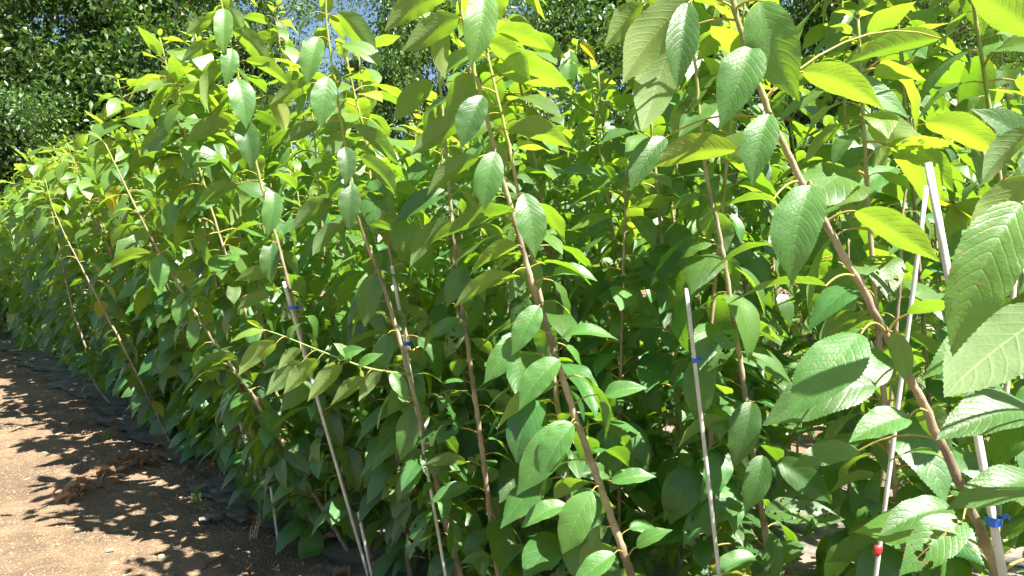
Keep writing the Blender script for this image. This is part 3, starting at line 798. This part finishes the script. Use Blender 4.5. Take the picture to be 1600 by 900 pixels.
for p, s0, s1, lab, hh in ((2.10, 0.35, 4.5, LAB_2, 2.2), (2.36, 0.45, 8.5, LAB_2, 2.55), (2.88, 0.55, 8.0, LAB_2, 2.52), (3.45, 0.7, 8.0, LAB_3, 2.52)):
    s = s0
    while s < s1:
        lean = -R * random.gauss(0.09, 0.05) + D * random.gauss(0.02, 0.05)
        kw = {}
        if p > 3.0: kw = dict(keep=lambda P, out: P.z > 0.35)
        bb = row_pt(s, p)
        row_sapling(s, p + random.gauss(0, 0.07), lean, random.gauss(hh, 0.2) + (0.32 if bb.x / bb.y > 0.2 and p > 2.2 else 0.2 if -0.5 < bb.x / bb.y < -0.14 and p < 2.6 else 0), lab, GROUP_BACK,
            r0=random.uniform(0.009, 0.0135), spacing=0.0275, size=0.205, z_first=0.10, detail=0.8 if p < 3 else 0.5, gap=0.18, **kw)
        s += random.uniform(0.34, 0.48)

# ---- labels by place in the row
ONES = 'zeroth first second third fourth fifth sixth seventh eighth ninth tenth eleventh twelfth thirteenth fourteenth fifteenth sixteenth seventeenth eighteenth nineteenth'.split()
def ordinal(n):
    if n < 20: return ONES[n]
    t_ = {2: 'twent', 3: 'thirt', 4: 'fort', 5: 'fift', 6: 'sixt', 7: 'sevent', 8: 'eight', 9: 'ninet'}[n // 10]
    return t_ + 'ieth' if n % 10 == 0 else t_ + 'y-' + ONES[n % 10]
def label_row(objs, text):
    for i, o in enumerate(sorted(objs, key=lambda o: o.location.dot(D))):
        if o.get('plain'):
            o['label'] = text.format(ordinal(i + 1)); del o['plain']
_all = [o for o in bpy.data.objects if o.name.startswith('cherry_sapling')]
for o in _all:
    o['p'] = o.location.dot(R)
    if o['label'] in (LAB_NEAR, LAB_FAR, LAB_2, LAB_3): o['plain'] = 1
_front = lambda o: o['p'] < 2.05 or (o['group'] == GROUP_FRONT)
label_row([o for o in _all if _front(o)], 'leafy front-row sapling, {} along the path edge from the closest sapling')
label_row([o for o in _all if not _front(o) and 2.05 <= o['p'] < 2.63], 'slim sapling in the double row behind the front one, {} from the near end')
label_row([o for o in _all if not _front(o) and 2.63 <= o['p'] < 3.17], 'slim sapling in the third line of stems from the path, {} from the near end')
label_row([o for o in _all if not _front(o) and 3.17 <= o['p'] < 3.75], 'sapling in the fourth row from the path, {} from the near end')
for o in _all: del o['p']

# the rows farther in: leaves too deep in the planting to tell apart, joined on each sapling
def deep_mesh(seed, h):
    r = random.Random(seed); V, F_, UV, FM = [], [], [], []; o = 0
    z = 0.25; az = r.uniform(0, 6)
    while z < h:
        az += 2.4 + r.gauss(0, 0.35)
        me = r.choice(LEAF[2, 'hang' if r.random() < 0.45 else 'arch'])
        n = len(me.vertices); co = np.empty(n * 3, np.float32); me.vertices.foreach_get('co', co); co = co.reshape(-1, 3)
        M_ = (Quaternion((0, 0, 1), az) @ Quaternion((1, 0, 0), r.gauss(0, 0.2)) @ Quaternion((0, 1, 0), r.gauss(0, 0.3))).to_matrix()
        co = co @ np.array(M_).T * (r.uniform(0.13, 0.20)) + np.array([0.0, 0, z])
        uv = np.zeros((n, 2), np.float32)
        lu = me.uv_layers[0].data
        for l in me.loops: uv[l.vertex_index] = lu[l.index].uv
        V.append(co); UV.append(uv)
        for p_ in me.polygons: F_.append([q + o for q in p_.vertices]); FM.append(p_.material_index)
        o += n; z += 0.026 * r.uniform(0.5, 1.5)
    return new_mesh('foliage', np.vstack(V), F_, [M_LEAF, M_PET], np.vstack(UV), FM)
DEEP = [(h_, deep_mesh(900 + i, h_)) for i, h_ in enumerate((2.3, 2.5, 2.7))]
DEEP_TRUNK = [stem_mesh(np.array([(0, 0, -0.02), (0.02, 0.01, h_ * 0.5), (0, 0, h_ - 0.02)]), 0.011, 0.003, 0.5) for h_, _ in DEEP]
DEEP_TRUNK = [new_mesh('trunk', t_[2], t_[3], [M_BARK]) for t_ in DEEP_TRUNK]
for p, s0, s1 in ((4.0, 0.9, 8.0), (4.55, 1.0, 8.0), (5.2, 1.2, 8.5), (6.0, 1.6, 9.0)):
    s = s0
    while s < s1:
        i_ = random.randrange(3); b = row_pt(s, p + random.gauss(0, 0.08))
        root = link(bpy.data.objects.new('cherry_sapling', None)); root.location = (b.x, b.y, 0); root.rotation_euler = (random.gauss(0, 0.05), random.gauss(-0.05, 0.05), random.uniform(0, 6.28))
        tag(root, LAB_4, 'sapling', GROUP_BACK)
        link(bpy.data.objects.new('trunk', DEEP_TRUNK[i_]), root)
        fo = link(bpy.data.objects.new('foliage', DEEP[i_][1]), root); fo['kind'] = 'stuff'; fo.color = (random.uniform(0.1, 0.4), random.random(), 0, 1)
        s += random.uniform(0.32, 0.46)

# ------------------------------------------------------------------ stakes with their ties
def stake(top, low, y, r, label, tie=None, tape=None, y2=None):
    """top / low: two pixels on the stake; runs on into the ground"""
    y2 = y if y2 is None else y2
    A, B = at(*top, y), at(*low, y2)
    d = B - A
    B = A + d * ((A.z + 0.12) / (A.z - B.z))
    g = A + d * (A.z / (A.z - (A + d).z))
    root = link(bpy.data.objects.new('plant_stake', None)); root.location = g
    tag(root, label, 'stake', 'white plant stakes in the planting')
    n = 14
    pts = np.array([A.lerp(B, i / (n - 1)) for i in range(n)])[::-1]
    V, f_ = tube(pts, np.full(n, r), 10)
    link(bpy.data.objects.new('rod', new_mesh('rod', V - np.array(g), f_, [M_STAKE])), root)
    for spec, mat, nm in ((tie, M_BLUE, 'tie'), (tape, M_RED, 'tape')):
        if spec is None: continue
        px, py, width = spec
        f = (at(px, py, y).z - A.z) / (B.z - A.z)
        P = A.lerp(B, f); ax = (B - A).normalized()
        if nm == 'tie':                                   # a flat band round stake and stem with a loose end
            side = Vector((0.9, 0.35, 0)).normalized()
            loop = []
            m = 20; ww = width
            for i in range(m):
                a = 2 * math.pi * i / m
                loop.append(P + side * (math.cos(a) * (r * 1.25 + ww * 0.5) + ww * 0.35) + Vector((-side.y, side.x, 0)) * math.sin(a) * (r * 1.5 + 0.003))
            vv, ff = [], []
            for i, q in enumerate(loop):
                vv += [q + Vector((0, 0, 0.0065)), q - Vector((0, 0, 0.0065)) + Vector((0, 0, 0.0015 * math.sin(i)))]
            for i in range(m):
                a, b2 = 2 * i, 2 * ((i + 1) % m)
                ff.append([a, a + 1, b2 + 1, b2])
            e = len(vv); q = loop[0]
            for i in range(4):
                c_ = q + side * (0.005 * i) + Vector((0, -0.004 * i, 0.004 * i * (1 if i < 3 else 0.4)))
                vv += [c_ + Vector((0, 0, 0.004)), c_ - Vector((0, 0, 0.004))]
            for i in range(3): ff.append([e + 2 * i, e + 2 * i + 1, e + 2 * i + 3, e + 2 * i + 2])
            me = new_mesh('tie', np.array([list(v - g) for v in vv]), ff, [mat], smooth=False)
        else:
            pts2 = np.array([P - ax * 0.012, P - ax * 0.004, P + ax * 0.004, P + ax * 0.012])
            V, f_ = tube(pts2, np.full(4, r * 1.12) + np.array([0, 0.0007, 0.0003, 0]), 12)
            V = V - np.array(P); V[:, 0] = V[:, 0] * 1.6 - r * 0.6; V = V + np.array(P)
            me = new_mesh('tape', V - np.array(g), f_, [mat])
        link(bpy.data.objects.new(nm, me), root)

stake((1448, 290), (1369, 895), 1.70, 0.0052, 'thin white stake slanting behind the thick brown stem, red tape near its foot', tape=(1365, 860, 0))
stake((1450, 255), (1562, 870), 1.22, 0.0062, 'cream stake with square-cut top above the huge drooping leaves, blue tie low down', tie=(1540, 778, 0.004), y2=1.10)
stake((290, 350), (352, 575), 4.6, 0.0100, 'grey-white stake crossing the strongly slanting yellowish stem')
stake((443, 440), (528, 735), 3.38, 0.0076, 'white stake with blue tie bound to a brown stem left of the pale side shoot', tie=(450, 481, 0.026))
stake((412, 425), (430, 540), 4.4, 0.0065, 'thin white stake with blue tie at its top, just behind the blue-tied white stake', tie=(414, 441, 0.010))
stake((612, 415), (672, 760), 2.80, 0.0064, 'white stake with small blue tie beside the grey-brown stem', tie=(631, 537, 0.014))
stake((1072, 450), (1102, 710), 2.15, 0.0060, 'white stake with small blue tie behind the middle, left of the pale grey stem', tie=(1081, 563, 0.010))
stake((423, 760), (433, 836), 3.95, 0.0070, 'short white stake foot standing bare in the soil at the path edge')
stake((1592, 330), (1574, 590), 1.95, 0.0075, 'white stake at the edge of view behind the pale drooping leaf')
stake((560, 800), (580, 895), 3.3, 0.0070, 'low white stake among the bottom leaves over the sunlit soil')

# ------------------------------------------------------------------ big trees behind
def crown_geo(seed, rx, ry, rz, nclump, per):
    r = np.random.default_rng(seed)
    # clump centres in an uneven ellipsoid, most of them near its skin
    d = r.normal(size=(nclump, 3)); d /= np.linalg.norm(d, axis=1)[:, None]
    lob = 1 + 0.22 * np.sin(3 * d[:, 0] * 2 + seed) + 0.20 * np.sin(5 * d[:, 1] + 2 * d[:, 2] * 3 + seed * 1.7)
    rad = r.uniform(0.25, 1.0, nclump) ** 0.5 * lob
    cc = d * rad[:, None] * np.array([rx, ry, rz])
    cs = r.uniform(0.12, 0.44, nclump)
    n = nclump * per
    ci = np.repeat(np.arange(nclump), per)
    P = cc[ci] + r.normal(size=(n, 3)) * cs[ci][:, None] * np.array([1, 1, 0.62])
    inner = np.repeat(rad < 0.8, per)
    L = r.uniform(0.05, 0.09, n) * np.where(inner, 1.6, 1.0); W = L * r.uniform(0.40, 0.58, n)
    a = r.normal(size=(n, 3)); a[:, 2] -= 0.5; a /= np.linalg.norm(a, axis=1)[:, None]
    nn = r.normal(size=(n, 3)) * 0.7; nn[:, 2] += 0.8
    s = np.cross(a, nn); s /= np.linalg.norm(s, axis=1)[:, None] + 1e-9
    up = np.cross(s, a)
    q0 = P; q1 = P + a * (L * 0.45)[:, None] + s * (W * 0.5)[:, None] + up * (W * 0.18)[:, None]
    q2 = P + a * L[:, None]; q3 = P + a * (L * 0.45)[:, None] - s * (W * 0.5)[:, None] + up * (W * 0.18)[:, None]
    V = np.stack([q0, q1, q2, q3], 1).reshape(-1, 3)
    i = np.arange(n) * 4
    Fc = np.concatenate([np.stack([i, i + 1, i + 2], 1), np.stack([i, i + 2, i + 3], 1)])
    return V, Fc, cc

def fast_mesh(name, V, Fc, mat):
    me = bpy.data.meshes.new(name)
    me.vertices.add(len(V)); me.vertices.foreach_set('co', V.astype(np.float32).ravel())
    k_ = Fc.shape[1]
    me.loops.add(Fc.size); me.loops.foreach_set('vertex_index', Fc.astype(np.int32).ravel())
    me.polygons.add(len(Fc)); me.polygons.foreach_set('loop_start', np.arange(0, Fc.size, k_, dtype=np.int32)); me.polygons.foreach_set('loop_total', np.full(len(Fc), k_, dtype=np.int32))
    me.materials.append(mat); me.update(calc_edges=True); me.validate()
    return me

CROWNS = {}
def big_tree(px, y, zc, dims, var, rot, label):
    x = (px - 800) / FPX * y
    root = link(bpy.data.objects.new('broadleaf_tree', None)); root.location = (x, y, 0); root.rotation_euler = (0, 0, rot)
    tag(root, label, 'tree', 'tall trees beyond the planting')
    if var not in CROWNS:
        V, Fc, cc = crown_geo(var, 2.4, 2.2, 4.0, 255, 340)
        CROWNS[var] = (fast_mesh('crown', V, Fc, M_BGLEAF), cc)
    me, cc = CROWNS[var]
    sc = np.array([dims[0] / 2.4, dims[1] / 2.2, dims[2] / 4.0])
    cr = link(bpy.data.objects.new('crown', me), root); cr.location = (0, 0, zc); cr.scale = sc
    cr['kind'] = 'stuff'
    r = np.random.default_rng(var + 9)
    top = zc + dims[2] * 0.7
    tp = np.array([[0, 0, -0.1], [0.05, 0.03, top * 0.3], [-0.08, 0.05, top * 0.6], [0.1, 0, top]])
    C = catmull(tp, 24); V2, F2 = tube(C, np.linspace(0.17, 0.03, 24), 9)
    link(bpy.data.objects.new('trunk', new_mesh('trunk', V2, F2, [M_TRUNK])), root)
    for j in r.choice(len(cc), 16, replace=False):
        e = cc[j] * sc + np.array([0, 0, zc]); h0 = min(max(0.7, e[2] - 0.5 * np.hypot(e[0], e[1]) - 0.4), top * 0.95)
        b0 = C[int(np.argmin(np.abs(C[:, 2] - h0)))]
        m_ = (b0 + e) / 2 + np.array([0, 0, -0.15])
        V3, F3 = tube(catmull([b0, m_, e], 9), np.linspace(0.05, 0.012, 9), 6)
        link(bpy.data.objects.new('limb', new_mesh('limb', V3, F3, [M_TRUNK])), root)

big_tree(10, 17.0, 6.6, (3.9, 3.2, 5.8), 1, 0.0, 'dark glossy-leaved tree at the far end above the path')
big_tree(235, 15.5, 5.8, (3.0, 2.8, 5.4), 2, 0.0, 'dark tree with thin reddish limbs beyond the low row of tips')
big_tree(372, 15.5, 3.4, (1.05, 1.6, 3.8), 3, 0.0, 'lighter tree just beside the blue sky gap')
big_tree(655, 15.0, 4.5, (2.35, 1.8, 4.5), 1, 2.0, 'dark tree on the other side of the blue sky gap')
big_tree(925, 15.0, 4.5, (2.8, 2.0, 4.6), 2, 2.5, 'dark tree behind the sapling tip with the yellow leaf')
big_tree(1340, 14.0, 4.6, (2.6, 2.0, 4.8), 2, 5.0, 'tree with its crown straight behind the stake tops')
big_tree(1120, 16.0, 4.5, (2.9, 2.0, 4.7), 3, 1.0, 'tree mostly hidden behind the middle saplings')
big_tree(1580, 15.0, 4.6, (2.9, 2.0, 4.8), 1, 4.0, 'tree glimpsed high up behind the closest saplings')
big_tree(-260, 20.0, 6.8, (4.5, 3.4, 6.2), 3, 3.0, 'tree half out of view past the end of the path')

# ------------------------------------------------------------------ things on the ground
def ground_at(px, py):
    y = FPX * EYE / (py - HZ); x = (px - 800) / FPX * y
    return Vector((x, y, gz(x, y)))

# black weed fabric along the foot of the front row
ns, npp = 160, 14
vv = []
for i in range(ns):
    s_ = 0.5 + 17.0 * i / (ns - 1)
    edge = 1.61 + 0.07 * math.sin(s_ * 2.3) + 0.05 * math.sin(s_ * 7.1 + 1) + 0.025 * math.sin(s_ * 19) + (0.10 if 2.0 < s_ < 2.9 else 0)
    for j in range(npp):
        p_ = edge + (5.4 - edge) * (j / (npp - 1)) ** 1.6
        q = row_pt(s_, p_)
        lift = 0.006 + 0.010 * abs(math.sin(s_ * 9 + j * 1.3)) * (1 if j < 5 else 0.3) + (0.012 * abs(math.sin(s_ * 23)) if j == 0 else 0)
        vv.append((q.x, q.y, gz(q.x, q.y) + lift))
ff = [[i * npp + j, i * npp + j + 1, (i + 1) * npp + j + 1, (i + 1) * npp + j] for i in range(ns - 1) for j in range(npp - 1)]
fab = link(bpy.data.objects.new('weed_fabric', new_mesh('weed_fabric', np.array(vv), ff, [M_FABRIC])))
tag(fab, 'black dusty weed fabric laid under the saplings along the path', 'fabric')

def flap(cx, cy, pts, label, seed):
    """torn strip of fabric lying crumpled on the soil"""
    r = np.random.default_rng(seed)
    n, m = 16, 6; V = []
    P = [ground_at(*q) for q in pts]
    C = catmull([np.array(p) for p in P], n)
    for i in range(n):
        T = C[min(i + 1, n - 1)] - C[max(i - 1, 0)]; T /= np.linalg.norm(T); S = np.array([-T[1], T[0], 0])
        w = 0.05 * (0.5 + 0.9 * math.sin(math.pi * (i + 1) / (n + 1))) * r.uniform(0.7, 1.2)
        for j in range(m):
            u = j / (m - 1) * 2 - 1
            z = 0.014 + 0.020 * abs(math.sin(i * 0.9 + u * 2.2)) + r.uniform(0, 0.005)
            q = C[i] + S * u * w
            V.append((q[0], q[1], gz(q[0], q[1]) + z))
    ff = [[i * m + j, i * m + j + 1, (i + 1) * m + j + 1, (i + 1) * m + j] for i in range(n - 1) for j in range(m - 1)]
    o = link(bpy.data.objects.new('fabric_scrap', new_mesh('fabric_scrap', np.array(V), ff, [M_FABRIC])))
    tag(o, label, 'fabric')
flap(0, 0, [(325, 765), (360, 785), (380, 822)], 'grey torn fabric flap curling onto the soil by the bare stake foot', 1)
flap(0, 0, [(312, 818), (330, 814), (345, 815)], 'small dark fabric scrap lying on the open soil', 2)

# fallen dry leaves
def dry_mesh(seed):
    r = np.random.default_rng(seed)
    n = 11; t = np.linspace(0, 1, n)
    e = r.uniform(0.1, 0.5) + (r.uniform(-1.3, -0.5) - 0.3) * t
    mid = np.zeros((n, 3))
    for i in range(1, n): mid[i] = mid[i - 1] + np.array([0.15 * math.sin(3 * t[i] + seed), math.cos(e[i]), math.sin(e[i])]) / (n - 1)
    nor = np.stack([0.3 * np.sin(3 * t + seed), -np.sin(e), np.cos(e)], -1)
    V, f_, uv, fm = leaf_geo(mid, nor, r.uniform(0.4, 0.6), 3, math.radians(r.uniform(15, 60)), r.uniform(-0.5, 0.4), r.uniform(0.05, 0.12), False, seed)
    V[:, 2] -= V[:, 2].min()
    return new_mesh('dry_leaf', V, f_, [M_DRY], uv)
DRY = [dry_mesh(40 + i) for i in range(8)]
def dry_leaf(P, size, label, group, lift=0.0):
    o = bpy.data.objects.new('dry_leaf', random.choice(DRY))
    o.location = P + Vector((0, 0, 0.004 + lift)); o.scale = (size,) * 3
    o.rotation_euler = (random.gauss(0, 0.25), random.gauss(0, 0.35), random.uniform(0, 6.28))
    link(o); tag(o, label, 'leaf', group)
G1, L1 = 'long drift of dead leaves', 'curled brown dead leaf in the long drift on the path'
for i in range(58):
    f = random.random()
    px, py = 92 + 150 * f + random.gauss(0, 8), 783 - 62 * f + 6 * math.sin(f * 7) + random.gauss(0, 6.5)
    dry_leaf(ground_at(px, py), random.uniform(0.08, 0.14), L1, G1, random.uniform(0, 0.006))
G2, L2 = 'dead leaves under the saplings', 'brown dead leaf fallen under the saplings by the fabric edge'
for (px, py, n, sx, sy) in ((220, 672, 7, 14, 6), (245, 688, 5, 10, 5), (318, 740, 8, 12, 8), (345, 748, 6, 10, 6), (235, 660, 5, 20, 5), (505, 700, 2, 8, 10)):
    for i in range(n): dry_leaf(ground_at(px + random.gauss(0, sx), py + random.gauss(0, sy)), random.uniform(0.05, 0.10), L2, G2, 0.02)
G3, L3 = 'dead leaves deep under the rows', 'straw-coloured dead leaf on the shaded floor between the stems'
for i in range(140):
    s_ = random.uniform(0.7, 4.5); p_ = random.uniform(1.75, 3.6)
    q = row_pt(s_, p_); dry_leaf(Vector((q.x, q.y, gz(q.x, q.y))), random.uniform(0.06, 0.12), L3, G3, 0.022)

for i in range(60):
    s_ = random.uniform(2.7, 9.0); q = row_pt(s_, 1.72 - abs(random.gauss(0, 0.22)))
    dry_leaf(Vector((q.x, q.y, gz(q.x, q.y))), random.uniform(0.04, 0.09), L2, G2, 0.006)
# stones
def stone_mesh(seed):
    bm = bmesh.new(); bmesh.ops.create_icosphere(bm, subdivisions=2, radius=0.5)
    r = random.Random(seed)
    ax = [Vector((r.gauss(0, 1), r.gauss(0, 1), r.gauss(0, 1))).normalized() for _ in range(9)]
    dd = [r.uniform(0.30, 0.42) for _ in ax]
    for v in bm.verts:
        for a, d in zip(ax, dd):
            q = v.co.dot(a)
            if q > d: v.co -= a * (q - d)
        v.co.z *= 0.65
    me = bpy.data.meshes.new('stone'); bm.to_mesh(me); bm.free(); me.materials.append(M_STONE)
    return me
STONES = [stone_mesh(i) for i in range(5)]
for (px, py, w, lab) in ((124, 832, 17, 'pale flat grey stone lying alone on the soil'), (251, 874, 18, 'tan angular stone on the shaded soil'), (172, 861, 14, 'brown blocky stone near the tan stone'),
        (196, 652, 11, 'small white stone by the dark fabric edge'), (90, 856, 8, 'little pebble on the soil'), (206, 873, 7, 'small dark pebble between two larger stones')):
    P = ground_at(px, py)
    o = link(bpy.data.objects.new('stone', random.choice(STONES))); sc = w * P.y / FPX
    o.location = P + Vector((0, 0, sc * 0.16)); o.scale = (sc, sc * 0.8, sc * 0.8); o.rotation_euler = (0.1, 0.1, random.uniform(0, 6))
    tag(o, lab, 'stone')

# grit, crumbs of soil and chopped twigs strewn over the path: nobody could count them
def strew(name, n, size, mat, label, elong=1.0, region=(-6.5, 0.8, 2.2, 12.0), bias=None):
    V, Fc = [], []
    base_v = np.array([[-.5, -.4, 0], [.5, -.35, 0], [.4, .45, 0], [-.42, .38, 0], [-.2, -.15, .55], [.22, -.1, .5], [.12, .2, .6]])
    base_f = np.array([[0, 1, 5], [0, 5, 4], [1, 2, 6], [1, 6, 5], [2, 3, 6], [3, 4, 6], [3, 0, 4], [4, 5, 6]])
    s_ = rng.uniform(2.0, 11.0, n) ** 1.0; p_ = rng.uniform(-0.3, 1.62, n) if bias is None else 1.62 - np.abs(rng.normal(0, bias, n))
    x = D.x * s_ + R.x * p_; y = D.y * s_ + R.y * p_
    z = ground_z(x, y)
    sc = size * rng.uniform(0.5, 1.6, n)
    a = rng.uniform(0, 6.28, n)
    b = base_v[None] * np.stack([sc * elong, sc, sc], -1)[:, None, :]
    b = b + rng.normal(0, 0.08, b.shape) * sc[:, None, None]
    ca, sa = np.cos(a)[:, None], np.sin(a)[:, None]
    X = b[..., 0] * ca - b[..., 1] * sa + x[:, None]; Y = b[..., 0] * sa + b[..., 1] * ca + y[:, None]; Z = b[..., 2] + z[:, None] + 0.0005
    V = np.stack([X, Y, Z], -1).reshape(-1, 3)
    Fc = (base_f[None] + (np.arange(n) * 7)[:, None, None]).reshape(-1, 3)
    o = link(bpy.data.objects.new(name, fast_mesh(name, V, Fc, mat)))
    tag(o, label, None, None, 'stuff')
strew('gravel', 14000, 0.0070, M_GRIT, 'fine grit and small pebbles strewn over the sandy path')
strew('debris', 1500, 0.006, M_TWIG, 'chopped bark and dark twig bits scattered beside the saplings', 5.0, bias=0.45)
strew('straw_litter', 500, 0.0045, M_STRAW, 'bits of dry straw scattered on the soil near the saplings', 9.0, bias=0.35)

# twigs
def twig(pts, r, label):
    P = [np.array(ground_at(*q)) + np.array([0, 0, 0.012]) for q in pts]
    V, f_ = tube(catmull(P, 12), np.linspace(r, r * 0.5, 12), 6)
    o = link(bpy.data.objects.new('twig', new_mesh('twig', V, f_, [M_TWIG]))); tag(o, label, 'twig')
twig([(48, 803), (70, 795), (88, 784)], 0.005, 'green-brown twig poking out of the end of the leaf drift')
twig([(305, 748), (325, 753), (347, 754)], 0.006, 'pale curved twig by the dead leaves under the saplings')
twig([(318, 888), (345, 872), (362, 866)], 0.006, 'dark twig lying across the soil low in view')
twig([(215, 676), (240, 683), (262, 690)], 0.006, 'thin twig on the fabric edge far along the row')
twig([(330, 800), (343, 806), (356, 797)], 0.005, 'bent dark twig beside the torn fabric')

# grass tufts
def tuft(px, py, n, h, label, dry=False):
    P = ground_at(px, py)
    root = link(bpy.data.objects.new('grass_tuft', None)); root.location = P; tag(root, label, 'grass')
    V, F_ = [], []
    for b in range(n):
        a = random.uniform(0, 6.28); le = h * random.uniform(0.6, 1.15); bend = random.uniform(0.15, 0.8); w = 0.0035
        d = Vector((math.cos(a), math.sin(a), 0)); s_ = Vector((-d.y, d.x, 0)); o0 = len(V)
        b0 = Vector((random.gauss(0, 0.015), random.gauss(0, 0.015), -0.005))
        for i in range(6):
            f = i / 5
            c_ = b0 + d * (bend * le * f * f) + Vector((0, 0, le * f * (1 - 0.3 * bend * f)))
            ww = w * (1 - f) + 0.0003
            V += [c_ + s_ * ww, c_ - s_ * ww]
        for i in range(5): F_.append([o0 + 2 * i, o0 + 2 * i + 1, o0 + 2 * i + 3, o0 + 2 * i + 2])
    o = link(bpy.data.objects.new('blades', new_mesh('blades', np.array([list(v) for v in V]), F_, [M_STRAW if dry else M_GRASS])), root)
    o['kind'] = 'stuff'
tuft(163, 688, 22, 0.15, 'bright green grass tuft standing alone on the path')
tuft(308, 782, 16, 0.10, 'pale green grass tuft before the torn fabric')
tuft(398, 838, 14, 0.13, 'thin straw-green tuft beside the bare stake foot', True)
tuft(416, 818, 9, 0.14, 'few upright green blades next to the bare stake foot')
print('leaves', N_LEAF, 'objects', len(bpy.data.objects))
